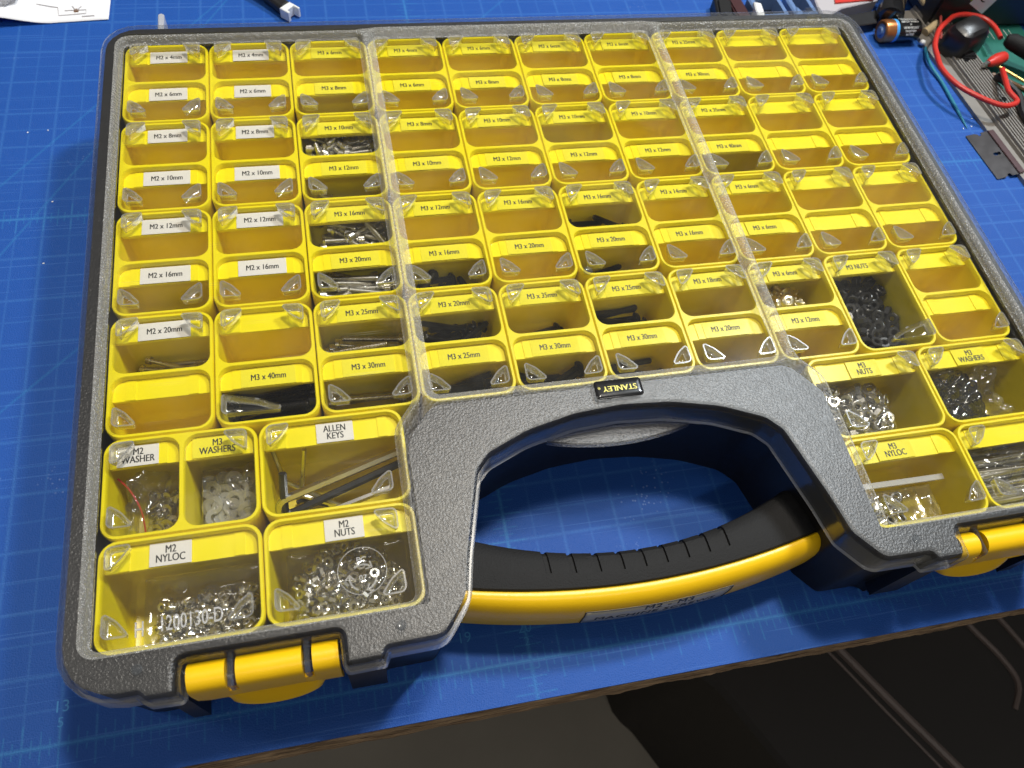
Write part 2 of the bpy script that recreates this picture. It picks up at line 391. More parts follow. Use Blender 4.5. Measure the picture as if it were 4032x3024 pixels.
# pale scraps on the mat
for k, (x, y) in enumerate([(-252, 168), (-262, 167), (-246, 116), (-247, 76), (312, 133), (305, 131.5), (316, 140)]):
    b2 = bmesh.new(); bmesh.ops.create_icosphere(b2, subdivisions=1, radius=.45)
    for v in b2.verts: v.co.x *= random.uniform(.8, 1.6); v.co.z *= .3
    s = mk('plastic_crumb', b2, 'white', loc=(x, y, .25), rot=(0, 0, random.random()*3))
    tag(s, 'tiny pale plastic crumb lying on the blue cutting mat', 'crumb', 'crumbs on the cutting mat')

# chipboard bench top: rough edge
bm = bmesh.new(); nx = 420; X0, X1 = -520, 620
prof = [(-162.9, -2.05), (-164.2, -2.6), (-165.0, -5), (-165.1, -10), (-164.3, -13.0), (-163.6, -15.5), (-164.9, -18), (-165.0, -24), (-164.4, -30)]
cols = []
for i in range(nx+1):
    x = X0+(X1-X0)*i/nx; c = []
    for j, (y, z) in enumerate(prof):
        n = noise.fractal(Vector((x*.035, j*.9, 3.1)), 1, 2, 4)*.8+noise.noise(Vector((x*.5, j*2.1, 7)))*.45
        c.append(bm.verts.new((x, y+n*(0 if j == 0 else 1.0), z+(0 if j == 0 else n*.4))))
    c.append(bm.verts.new((x, 620, -30.5))); c.append(bm.verts.new((x, 620, -2.05)))
    cols.append(c)
for a, b in zip(cols, cols[1:]): bridge(bm, a, b)
bm.faces.new(cols[0]); bm.faces.new(cols[-1][::-1])
tag(mk('bench_top', bm, 'board', rot=(0, 0, 0), angle=60), 'brown chipboard bench top with rough worn front edge', 'bench')
bm = bmesh.new(); box(bm, -2500, 2500, -2500, 2500, -760, -740)
tag(mk('floor', bm, 'concrete', smooth=False), kind='structure')

# dark ribbed tote under the bench, lower right
tote = empty('storage_tote', (0, 0, -740)); tag(tote, 'dark plastic storage tote with raised ribs on the floor below the bench', 'tote')
bm = bmesh.new(); prism(bm, [(160, -20), (172, -112), (180, -127), (191, -140), (228, -213), (262, -300), (800, -400), (900, 200), (150, 200)], 0, 331, 5)
mk('tote_body', bm, 'dark_tote', tote)
def rib(path, r):
    bm = bmesh.new(); tube(bm, spline(path, 5), r, 8); mk('rib', bm, 'tote_rib', tote)
rib([(286, -70, 330), (319, -126, 331), (352, -182, 331), (388, -241, 331), (420, -296, 330)], 4.2)
rib([(274, -72, 330), (308.5, -128, 331), (340, -183, 331), (372, -238, 331), (402, -292, 330)], 1.4)
rib([(440, -80, 330), (462, -128, 331), (479, -160, 331), (484, -185, 331), (469, -206, 330)], 3.0)
rib([(480, -90, 330), (497, -127, 331), (509, -156, 331), (530, -200, 330)], 2.8)

# ================================================================ ORGANIZER
org = empty('organizer_case'); tag(org, 'black organizer case with clear lid, amber latches and carrying handle lying on the blue mat', 'organizer case')
half = [(0, -70.2, 30), (20, -71.6, 40), (40, -76.2, 40), (56.5, -83.4, 8), (61.5, -89, 5), (69.6, -119, 60), (72.8, -134.5, 9), (83, -147.3, 9),
        (102.6, -147.6, .8), (104.2, -150.6, 1.2), (118.4, -150.9, 2.2), (118.6, -139.3, 1.6), (168.8, -139.3, 1.6), (169, -150.9, 2.2), (180, -150.6, 1.2), (182, -148.6, .8),
        (206.5, -148.8, 19), (206.5, 172, 17)]
# CCW: start left-back, go down the left side, along the front to the right
leftp = [(-x, y, r) for x, y, r in half[::-1]]       # (-206.5,172) ... (0,-70.2)
OUT = leftp[:-1]+[half[0]]+half[1:]
def lid_loop(off, z): return [(x, y, z) for x, y in rounded(OUT, off, 5)]
WIN_C = [(-74.6, -53.3, 3), (74.6, -53.3, 3), (74.6, 159.5, 2), (-74.6, 159.5, 2)]
WIN_L = [(-196.5, -132.3, 3), (-91.9, -132.3, 3), (-91.9, -66, 14), (-83.0, -55, 8), (-83.0, 159.5, 2), (-196.5, 159.5, 4)]
WIN_R = [(-x, y, r) for x, y, r in WIN_L[::-1]]
WINS = [WIN_L, WIN_C, WIN_R]
BADGE = [(-11.7, -66.6, 1.0), (10.5, -66.6, 1.0), (10.5, -56.9, 1.0), (-11.7, -56.9, 1.0)]

bm = bmesh.new()
prev = None
for off, z in [(0, 47), (0, 58.2), (.35, 60), (1.1, 61.2), (2.0, 61.8), (3.0, 62), (3.2, 62)]:
    r_ = ring(bm, lid_loop(off, z))
    if prev: bridge(bm, prev, r_)
    else: first = r_
    prev = r_
outer_top = prev
bm.normal_update()
for f in bm.faces:
    if abs(f.normal.z) < .45: f.material_index = 2
n0 = len(bm.faces)
in1 = ring(bm, lid_loop(1.3, 47)); in2 = ring(bm, lid_loop(1.3, 57.5)); bridge(bm, first, in1); n1 = len(bm.faces); bridge(bm, in1, in2)
bm.faces.ensure_lookup_table()
for f in bm.faces[n0:n1]: f.material_index = 3
for f in bm.faces[n1:]: f.material_index = 2
holes = []; n_skirt = len(bm.faces)
for W_ in WINS:
    wide = 4.6 if W_ is WIN_C else 2.8
    prev = None
    for k, (off, z) in enumerate([(-2.95, 62), (-2.7, 62), (-2.2, 61.75), (-1.6, 61.0), (-.9, 59.6), (-.4, 58.7), (0, 58.45)]):
        off *= 1.62 if W_ is WIN_C else 1
        r_ = ring(bm, [(x, y, z) for x, y in rounded(W_, off, 5)])
        if prev: bridge(bm, prev, r_)
        else: holes.append(r_)
        prev = r_
bm.faces.ensure_lookup_table()
for f in bm.faces[n_skirt:]: f.material_index = 1
n_flat = len(bm.faces)
fill_loops(bm, [outer_top]+holes)
bm.faces.ensure_lookup_table()
for f in bm.faces[n_flat:]:        # the ribs between the windows carry the coarser frosting
    c_ = f.calc_center_median()
    if 72 < abs(c_.x) < 86 and c_.y > -54: f.material_index = 1
lf = mk('lid_frame', bm, 'frost', org, angle=50)
for k_ in ('frost_side', 'skirt', 'lip'): lf.data.materials.append(M[k_])
for W_ in WINS:
    bm = bmesh.new(); P = rounded(W_, .02, 5)
    a = ring(bm, [(x, y, 58.45) for x, y in P]); b = ring(bm, [(x, y, 57.0) for x, y in P]); bridge(bm, a, b); fill_loops(bm, [a]); fill_loops(bm, [b])
    mk('window_pane', bm, 'pane', org, smooth=False)
# small moulded studs on the frame
for x, y in [(-181, -140.5), (-98, -140.5), (98, -140.5), (181, -140.5)]:
    bm = bmesh.new(); lathe(bm, [(1.7, 0), (1.7, .5), (1.2, .8), (.9, .45), (.3, .4)], 14); mk('moulded_stud', bm, 'skirt', org, (x, y, 62.0))
# crescent pull under the arch
bm = bmesh.new(); P = []
for i in range(25):
    x = -31+62*i/24; P.append((x, -74.6-4.3*(1-(x/31)**2)))
for i in range(25):
    x = 31-62*i/24; P.append((x, -73.6+3.0*(1-(x/31)**2)))
prism(bm, P, 44.5, 47.5, .5); mk('lid_pull', bm, 'frost', org)
# hinge stub at the back
bm = bmesh.new(); prism(bm, rounded(rrect(-181.5, -178.5, 168, 186, 1.4)), 46, 57, .6)
mk('hinge_stub', bm, 'lip', org)
bm = bmesh.new(); prism(bm, rounded(rrect(176, 186, 166, 172.4, 1.2)), 49, 62.6, .6); mk('hinge_stub', bm, 'skirt', org)

# body: walls, floor, top rim
bm = bmesh.new()
CAV = [(-197.9, -134.2, 4), (-87.3, -134.2, 1), (-87.3, -73, 9), (-76.5, -58.6, 9), (76.5, -58.6, 9), (87.3, -73, 9), (87.3, -134.2, 1), (197.9, -134.2, 4), (197.9, 166.2, 4), (-197.9, 166.2, 4)]
lo = [(0, 5.5)]
a = ring(bm, [(x, y, 0) for x, y in rounded(OUT, 5.0, 5)]); b = ring(bm, [(x, y, 59.9) for x, y in rounded(OUT, 2.4, 5)]); bridge(bm, a, b)
c = ring(bm, [(x, y, 59.9) for x, y in rounded(CAV, 0, 5)]); d = ring(bm, [(x, y, 3) for x, y in rounded(CAV, 0, 5)]); bridge(bm, c, d)
fill_loops(bm, [b, c]); fill_loops(bm, [d]); fill_loops(bm, [a])
mk('case_body', bm, 'black', org)
# body bosses beside the latches
for sx_ in (-1, 1):
    for x0, x1 in ((104.6, 118), (169.6, 175.6)):
        bm = bmesh.new(); box(bm, min(sx_*x0, sx_*x1), max(sx_*x0, sx_*x1), -149.0, -142, 8, 46); mk('latch_boss', bm, 'black', org, smooth=False)

# dimples that press into the bins
def dimple_mesh(w_, h_):
    bm = bmesh.new()
    P = [(0, 0, 2.4), (w_, -.3, 1.1), (w_*.52, h_*.62, 9), (.2, h_, 1.1)]
    def L(off, z): return ring(bm, [(x, y, z) for x, y in rounded(P, off, 5)])
    ls = [L(0, 58.6), L(.03, 58.1), L(.2, 57.2), L(.45, 55.6), L(.7, 54.6), L(1.05, 54.2)]
    for p, q in zip(ls, ls[1:]): bridge(bm, p, q)
    bm.faces.new(ls[-1][::-1])
    # hollow upper side
    li = [L(.6, 58.6), L(.7, 58.2), L(1.0, 57.0), L(1.25, 55.9), L(1.6, 55.6)]
    bridge(bm, ls[0], li[0])
    for p, q in zip(li, li[1:]): bridge(bm, p, q)
    bm.normal_update()
    bm.faces.new(li[-1]); bm.normal_update()
    for f in bm.faces:
        if abs(f.normal.z) > .9 and f.calc_area() > 3.5: f.material_index = 1
    bmesh.ops.recalc_face_normals(bm, faces=bm.faces[:])
    me = bpy.data.meshes.new('dimple'); bm.to_mesh(me); bm.free(); me.transform(Matrix.Scale(S, 4)); me.materials.append(M['dimple']); me.materials.append(M['pane'])
    me.polygons.foreach_set('use_smooth', [True]*len(me.polygons)); me.set_sharp_from_angle(angle=R(60))
    return me
DM = {'n': dimple_mesh(9.6, 9.2), 'w': dimple_mesh(26, 9.0)}
def dimple(cx, cy, sx_, sy_, kind='n'):
    o = link('dimple', DM[kind], org, (cx, cy, 0)); o.scale = (sx_, sy_, 1); return o

# ---------------------------------------------------------------- bins
PX, PY = 39.4, 54.7
def smoothloop(P, z): return [(x, y, z) for x, y in P]
def make_bin(w_, h_, comps, split):
    """comps: compartment rectangles (x0,x1,y0,y1) in bin space; origin = bin centre, z=0 at the bin's foot (world z 4)"""
    bm = bmesh.new(); T = 51.0
    o1 = rrect(-w_/2, w_/2, -h_/2, h_/2, 6.2)
    prev = None
    for off, z in [(2.2, 0), (1.4, .8), (1.0, 3), (.15, T-4), (0.0, T-.5), (.35, T)]:
        r_ = ring(bm, smoothloop(rounded(o1, off, 6), z))
        if prev: bridge(bm, prev, r_)
        else: bm.faces.new(r_[::-1])
        prev = r_
    top = prev; holes_ = []
    for c_ in comps:
        P = rrect(*c_, 5.2); prev = None
        for off, z in [(0, T), (.3, T-.45), (.35, T-3), (.8, 21), (1.2, 18.5), (2.3, 16.6), (4.1, 16)]:
            r_ = ring(bm, smoothloop(rounded(P, off, 6), z))
            if prev: bridge(bm, r_, prev)
            else: holes_.append(r_)
            prev = r_
        bm.faces.new(prev)
    fill_loops(bm, [top]+holes_)
    bmesh.ops.recalc_face_normals(bm, faces=bm.faces[:])
    me = bpy.data.meshes.new('bin_shell'); bm.to_mesh(me); bm.free(); me.transform(Matrix.Scale(S, 4)); me.materials.append(M['yellow'])
    me.polygons.foreach_set('use_smooth', [True]*len(me.polygons)); me.set_sharp_from_angle(angle=R(40))
    return me
def ledge_mesh(w_, depth, chan=True):
    """label ledge hanging from the back wall; origin = back centre, z=0 top of ledge"""
    bm = bmesh.new(); P = [(-w_/2, -depth, .3), (w_/2, -depth, .3), (w_/2, 0, 4.9), (-w_/2, 0, 4.9)]
    a = ring(bm, smoothloop(rounded(P, .0, 5), 0)); b = ring(bm, smoothloop(rounded(P, 0, 5), -1.3)); bridge(bm, a, b); bm.faces.new(a); bm.faces.new(b[::-1])
    # raised frame left and right of the label seat
    for s in (-1, 1):
        x0, x1 = sorted((s*(w_/2-4.5), s*(w_/2-8.2)))
        box(bm, x0, x1, -depth+.15, -.4, -.05, .35)
    bmesh.ops.recalc_face_normals(bm, faces=bm.faces[:])
    me = bpy.data.meshes.new('label_ledge'); bm.to_mesh(me); bm.free(); me.transform(Matrix.Scale(S, 4)); me.materials.append(M['ledge']); return me
def label_mesh(w_, h_, mat):
    bm = bmesh.new(); box(bm, -w_/2, w_/2, -h_/2, h_/2, 0, .16)
    me = bpy.data.meshes.new('tape_label'); bm.to_mesh(me); bm.free(); me.transform(Matrix.Scale(S, 4)); me.materials.append(M[mat]); return me
WT = 1.25
bw, bh = PX-.35, PY-.35
HALFC = [(-bw/2+WT, bw/2-WT, .65, bh/2-WT), (-bw/2+WT, bw/2-WT, -bh/2+WT, -.65)]
FULLC = [(-bw/2+WT, bw/2-WT, -bh/2+WT, bh/2-WT)]
WIDEC = [(-bh/2+WT, bh/2-WT, -bw/2+WT, bw/2-WT)]
PAIRC = [(-bh/2+WT, -.65, -bw/2+WT, bw/2-WT), (.65, bh/2-WT, -bw/2+WT, bw/2-WT)]
BM = {'half': (make_bin(bw, bh, HALFC, 1), HALFC), 'full': (make_bin(bw, bh, FULLC, 0), FULLC),
      'wide': (make_bin(bh, bw, WIDEC, 0), WIDEC), 'pair': (make_bin(bh, bw, PAIRC, 1), PAIRC)}
LED = {}; LAB = {}
ORD = ['first', 'second', 'third', 'fourth', 'fifth', 'sixth', 'seventh', 'eighth', 'ninth', 'tenth']
def put_bin(kind, cx, cy, labels, label, group='yellow bins in the organizer case'):
    t = empty('bin', (cx, cy, 4)); tag(t, label, 'bin', group)
    me, comps = BM[kind]; link('bin_shell', me, t)
    for (x0, x1, y0, y1), lb in zip(comps, labels):
        lw = x1-x0-.7; key = round(lw, 1)
        if key not in LED: LED[key] = ledge_mesh(lw, 9.0)
        lg = link('label_ledge', LED[key], t, ((x0+x1)/2, y1-.35, 48.0))
        if lb:
            txt, c, lw_, dx = lb
            lh = 8.2
            k2 = (lw_, c)
            if k2 not in LAB: LAB[k2] = label_mesh(lw_, lh, 'white_label' if c == 'w' else 'yellow_label')
            tl = link('tape_label', LAB[k2], lg, (dx, -4.7, .38), (0, 0, random.uniform(-.012, .012)), label='%s tape label reading %s' % ('white' if c == 'w' else 'yellow', txt.replace('\n', ' ')))
            tl.parent = t; tl.location = (Vector(((x0+x1)/2+dx, y1-.35-4.7, 48.38)))*S
            two = '\n' in txt
            tm = text_mesh(txt, 3.95 if two else 3.9, 'blackp', bold=.10, spacing=1.0, line=.80)
            lo = link('lettering', tm, tl, (0, -.1 if not two else 0, .19)); lo.scale = (.74 if two else .72, 1, 1)
    return t
Wl, Yl = 'w', 'y'
def L2(n, c, m='M2'):
    s = '%s x %dmm' % (m, n); wd = (17.5 if n < 10 else 20.0) if c == 'w' else (19.0 if n < 10 else 21.0)
    return (s, c, wd, .4)
COLS = [
    [L2(4, 'w'), L2(6, 'w'), L2(8, 'w'), L2(10, 'w'), L2(12, 'w'), L2(16, 'w'), L2(20, 'w'), None],
    [L2(4, 'w'), L2(6, 'w'), L2(8, 'w'), L2(10, 'w'), L2(12, 'w'), L2(16, 'w'), None, L2(40, 'y', 'M3')],
    [L2(n, 'y', 'M3') for n in (6, 8, 10, 12, 16, 20, 25, 30)],
    [L2(n, 'y', 'M3') for n in (4, 6, 8, 10, 12, 16, 20, 25)],
    [L2(n, 'y', 'M3') for n in (6, 8, 10, 12, 16, 20, 35, 30)],
    [L2(n, 'y', 'M3') for n in (6, 8, 10, 12, 16, 20, 25, 30)],
    [L2(n, 'y', 'M3') for n in (6, 8, 10, 12, 14, 16, 18, 20)],
    [L2(n, 'y', 'M3') for n in (25, 30, 35, 40, 6, 6, 6, 12)],
    [None]*6+[('M3 NUTS', 'y', 22.0, -1), None], [None]*8]
def cx_(c): return -197+PX*(c+.5)
def cy_(r): return 164.1-PY*(r+.5)
for c in range(10):
    for r in range(4):
        a, b = COLS[c][2*r], COLS[c][2*r+1]
        t1 = a[0] if a else None; t2 = b[0] if b else None
        if c == 8 and r == 3:
            put_bin('full', cx_(c), cy_(r), [a], 'undivided yellow bin labelled M3 NUTS holding loose black nuts'); continue
        if t1 and t2: lb = 'yellow bin labelled %s and %s, %s column from left' % (t1, t2, ORD[c])
        elif t1 or t2: lb = 'yellow bin with only one label, %s, %s column from left' % (t1 or t2, ORD[c])
        else: lb = 'unlabelled empty yellow bin, %s of its column, %s' % (['backmost', 'second', 'third', 'front'][r], 'at the right side' if c == 9 else 'next to the right side column')
        put_bin('half', cx_(c), cy_(r), [a, b], lb)
FY5, FY6 = -54.7-PX/2, -54.7-PX*1.5
XW = [-197+PY*.5, -197+PY*1.5, 197-PY*1.5, 197-PY*.5]
put_bin('pair', XW[0], FY5, [('M2\nWASHER', 'w', 14.5, -2.5), ('M3\nWASHERS', 'y', 18, -1)], 'yellow bin split side by side, labelled M2 WASHER and M3 WASHERS, at the left side')
put_bin('wide', XW[1], FY5, [('ALLEN\nKEYS', 'w', 14.0, 1)], 'wide yellow bin labelled ALLEN KEYS left of the handle arch')
put_bin('wide', XW[0], FY6, [('M2\nNYLOC', 'w', 14.0, -4)], 'wide yellow bin labelled M2 NYLOC in the front left corner')
put_bin('wide', XW[1], FY6, [('M2\nNUTS', 'w', 14.0, 1)], 'wide yellow bin labelled M2 NUTS in front of the allen keys')
put_bin('wide', XW[2], FY5, [('M3\nNUTS', 'y', 15.0, 1)], 'wide yellow bin labelled M3 NUTS holding a bag of silver nuts')
put_bin('wide', XW[3], FY5, [('M3\nWASHERS', 'y', 17.0, 1)], 'wide yellow bin labelled M3 WASHERS holding a bag of black washers')
put_bin('wide', XW[2], FY6, [('M3\nNYLOC', 'y', 17.0, -2)], 'wide yellow bin labelled M3 NYLOC in front of the M3 NUTS bag')
put_bin('wide', XW[3], FY6, [None], 'unlabelled wide yellow bin holding a bag of long screws, front right corner')

# dimples, four per ordinary bin
IN = 3.3
for c in range(10):
    for r in range(4):
        x0, x1 = -197+PX*c, -197+PX*(c+1); y1, y0 = 164.1-PY*r, 164.1-PY*(r+1)
        dimple(x0+IN, y1-IN, 1, -1); dimple(x1-IN, y1-IN, -1, -1)
        if r == 3 and c == 1: dimple(x0+IN-.5, y0+IN, 1, 1, 'w'); continue
        if r == 3 and c == 8: dimple(x1-IN+.5, y0+IN, -1, 1, 'w'); continue
        if not (r == 3 and c == 9): dimple(x0+IN, y0+IN, 1, 1)
        if not (r == 3 and c == 0): dimple(x1-IN, y0+IN, -1, 1)
def corners(cx, cy, which):
    for k in which:
        sx_, sy_ = {'TL': (1, -1), 'TR': (-1, -1), 'BL': (1, 1), 'BR': (-1, 1)}[k]
        dimple(cx-sx_*(PY/2-IN), cy-sy_*(PX/2-IN-(1.5 if sy_ > 0 and cy < -100 else 0)), sx_, sy_)
corners(XW[0], FY5, ['TL', 'TR', 'BL']); corners(XW[1], FY5, ['TL']); corners(XW[0], FY6, ['TL', 'BL', 'BR'])
dimple(XW[1]+PY/2-IN-3.5, FY5-PX/2+IN, -1, 1); dimple(XW[1]+PY/2-IN-3.5, FY6+PX/2-IN, -1, -1); dimple(XW[1]+PY/2-IN-3.5, FY6-PX/2+IN+1.5, -1, 1); corners(XW[1], FY6, ['BL'])
corners(XW[2], FY5, ['TR']); corners(XW[3], FY5, ['TL', 'TR', 'BR']); corners(XW[3], FY6, ['TL', 'BL', 'BR', 'TR']); corners(XW[2], FY6, ['BR'])
dimple(XW[2]-PY/2+IN+3.5, FY5-PX/2+IN, 1, 1); dimple(XW[2]-PY/2+IN+3.5, FY6+PX/2-IN, 1, -1); dimple(XW[2]-PY/2+IN+3.5, FY6-PX/2+IN+1.5, 1, 1)
# round gate mark beside the middle bins
bm = bmesh.new(); lathe(bm, [(2.1, 58.5), (2.1, 58.9), (1.7, 59.1), (1.3, 58.8), (.2, 58.7)], 16); mk('gate_mark', bm, 'skirt', org, (2.4, 0.4, 0))
# moulded writing in the window
M['mould'] = mat_clear('moulded_letters', (.96, .96, .96), .12, 1.8, haze=.20, hazec=(.9, .9, .9))
def moulded(s, x, y, size, rot=0, sx_=1, bold=.05):
    o = link('moulded_lettering', text_mesh(s, size, 'mould', thick=.25, bold=bold), org, (x, y, 58.6), (0, 0, rot)); o.scale = (sx_, 1, 1); return o
moulded('1200130-D', -165.5, -126.6, 7.2, .02, .62); moulded('H', -181.6, -127.4, 7.2, .02, .62)
moulded('PC', -109.0, -115.2, 2.9); moulded('07', -109.0, -121.6, 2.7)
def moulded_path(name, pts, r, closed=False):
    bm = bmesh.new(); tube(bm, pts, r, 6, caps=not closed); mk(name, bm, 'mould', org)
moulded_path('moulded_circle', [(-109+8.4*math.cos(a*math.pi/16), -119+8.4*math.sin(a*math.pi/16), 58.6) for a in range(33)], .16, True)
for k in range(3):      # three chasing arrows
    a0 = math.pi/2+k*2*math.pi/3
    c0 = Vector((-109, -121.4, 58.6))
    P = [c0+Vector((4.6*math.cos(a0+q), 4.6*math.sin(a0+q), 0)) for q in (.62, .25, -.05, -.42, -.70)]
    moulded_path('moulded_arrow', P, .42)
    e = P[-1]; d = (P[-1]-P[-2]).normalized(); nrm = Vector((-d.y, d.x, 0))
    moulded_path('moulded_arrow', [e-d*1.2+nrm*1.5, e+d*.6, e-d*1.2-nrm*1.5], .34)

# ---------------------------------------------------------------- badge
bm = bmesh.new(); P = rounded([(-10.6, -65.7, 1.4), (9.4, -65.7, 1.4), (9.4, -57.5, 1.4), (-10.6, -57.5, 1.4)], 0, 6)
prev = None
for off, z in [(0, 61.9), (.05, 62.3), (.4, 62.55), (1.1, 62.7), (2.2, 62.75)]:
    r_ = ring(bm, [(x, y, z) for x, y in rounded([(-10.6, -65.7, 1.4), (9.4, -65.7, 1.4), (9.4, -57.5, 1.4), (-10.6, -57.5, 1.4)], off, 6)])
    if prev: bridge(bm, prev, r_)
    prev = r_
bm.faces.new(prev)
badge = mk('badge', bm, 'gloss_black', org)
link('lettering', text_mesh('STANLEY', 3.5, 'badge_yellow', thick=.04, bold=.10, spacing=1.0), badge, (-.2, -61.6, 62.77), (0, 0, math.pi))
link('lettering', text_mesh('®', 1.5, 'badge_yellow', thick=.04, bold=.02), badge, (-8.9, -61.0, 62.77), (0, 0, math.pi))

# ---------------------------------------------------------------- handle
def yin(x): return -119.3+14.4*(x/68)**2
def yb(x): return -133.6+7.6*(x/70)**2
def yo(x): return -141.9+8.6*(x/72)**2
GR = [-39.5, -29.6, -19.7, -10.2, -1.2, 7.8, 17.0, 26.2, 35.0]
st = sorted(set([-84, -78, -72, -66, -60, -54, -48]+[g+d_ for g in GR for d_ in (-1.15, -.85, .85, 1.15)]+[g+4.6 for g in GR]+[44, 50, 56, 62, 68, 74, 80, 84]))
hz = lambda x: 36.5+0*x
bm = bmesh.new(); prev = None
for x in st:
    gi = any(abs(x-g) < .95 for g in GR); dz = .95 if gi else 0
    a, b = yin(x), yb(x); q = (b-a)
    sec = [(a, 12), (a-dz*.0+(-.9 if gi else 0), 31), (a+q*.05-(.6 if gi else 0), 34.2-dz*.6), (a+q*.17, 35.9-dz), (a+q*.34, 36.6-dz), (a+q*.52, 36.9-dz), (a+q*.60, 37.0-dz), (a+q*.61, 37.0), (a+q*.8, 37.0), (a+q*.97, 36.7), (b, 36.0), (b, 12)]
    r_ = ring(bm, [(x, y, z) for y, z in sec])
    if prev: bridge(bm, prev, r_)
    else: bm.faces.new(r_)
    prev = r_
bm.faces.new(prev[::-1]); mk('handle_grip', bm, 'rubber', org, angle=28)
bm = bmesh.new(); prev = None
for i in range(57):
    x = -84+168*i/56; b, o_ = yb(x)-.25, yo(x); q = o_-b
    sec = [(b, 10), (b, 35.9), (b+q*.08, 37.1), (b+q*.25, 37.4), (b+q*.5, 36.6), (b+q*.75, 34.2), (b+q*.92, 30.8), (o_, 26), (o_+.1, 15), (o_+1.2, 10), (o_+3.5, 8)]
    r_ = ring(bm, [(x, y, z) for y, z in sec])
    if prev: bridge(bm, prev, r_)
    else: bm.faces.new(r_)
    prev = r_
bm.faces.new(prev[::-1]); mk('handle_shell', bm, 'handle_yellow', org, angle=40)
def wrap(me_or_bm, f):
    for v in me_or_bm.vertices: v.co = Vector(f(v.co))
M['grey_label'] = mat_simple('satin_tape', (.50, .48, .40), .4)
def face_y(x, z):
    o_ = yo(x); b = yb(x)-.25
    if z > 26: return o_+(z-26)/4.8*((b-o_)*.08)
    return o_+(26-z)/11*.1
bm = bmesh.new(); prev = None
for i in range(21):
    x = -27+62*i/20
    r_ = ring(bm, [(x, face_y(x, z)-.12, z) for z in (15, 20, 26, 30.4)])
    if prev: bridge(bm, prev, r_, closed=False)
    prev = r_
hl = mk('handle_label', bm, 'grey_label', org)
sm = hl.modifiers.new('t', 'SOLIDIFY'); sm.thickness = .00008
for s_, zc, cx0, sz in (('M2 - M3', 27.3, 8, 5.6), ('MACHINE SCREWS', 20.2, 4, 5.6)):
    me = text_mesh(s_, sz, 'blackp', thick=.03, bold=.08, spacing=1.12).copy()
    for v in me.vertices:
        x = v.co.x/S+cx0; z = zc+v.co.y/S
        v.co = Vector((x, face_y(x, z)-.2-v.co.z/S, z))*S
    link('lettering', me, hl)
bm = bmesh.new()
fr = [(-27, 15.3), (-27, 30.2), (35, 30.2), (35, 15.3)]
pth = []
for (xa, za), (xb, zb) in zip(fr, fr[1:]):
    for i in range(13):
        x = xa+(xb-xa)*i/12; z = za+(zb-za)*i/12; pth.append((x, face_y(x, z)-.22, z))
tube(bm, pth, .22, 5); mk('label_border', bm, 'blackp', hl)

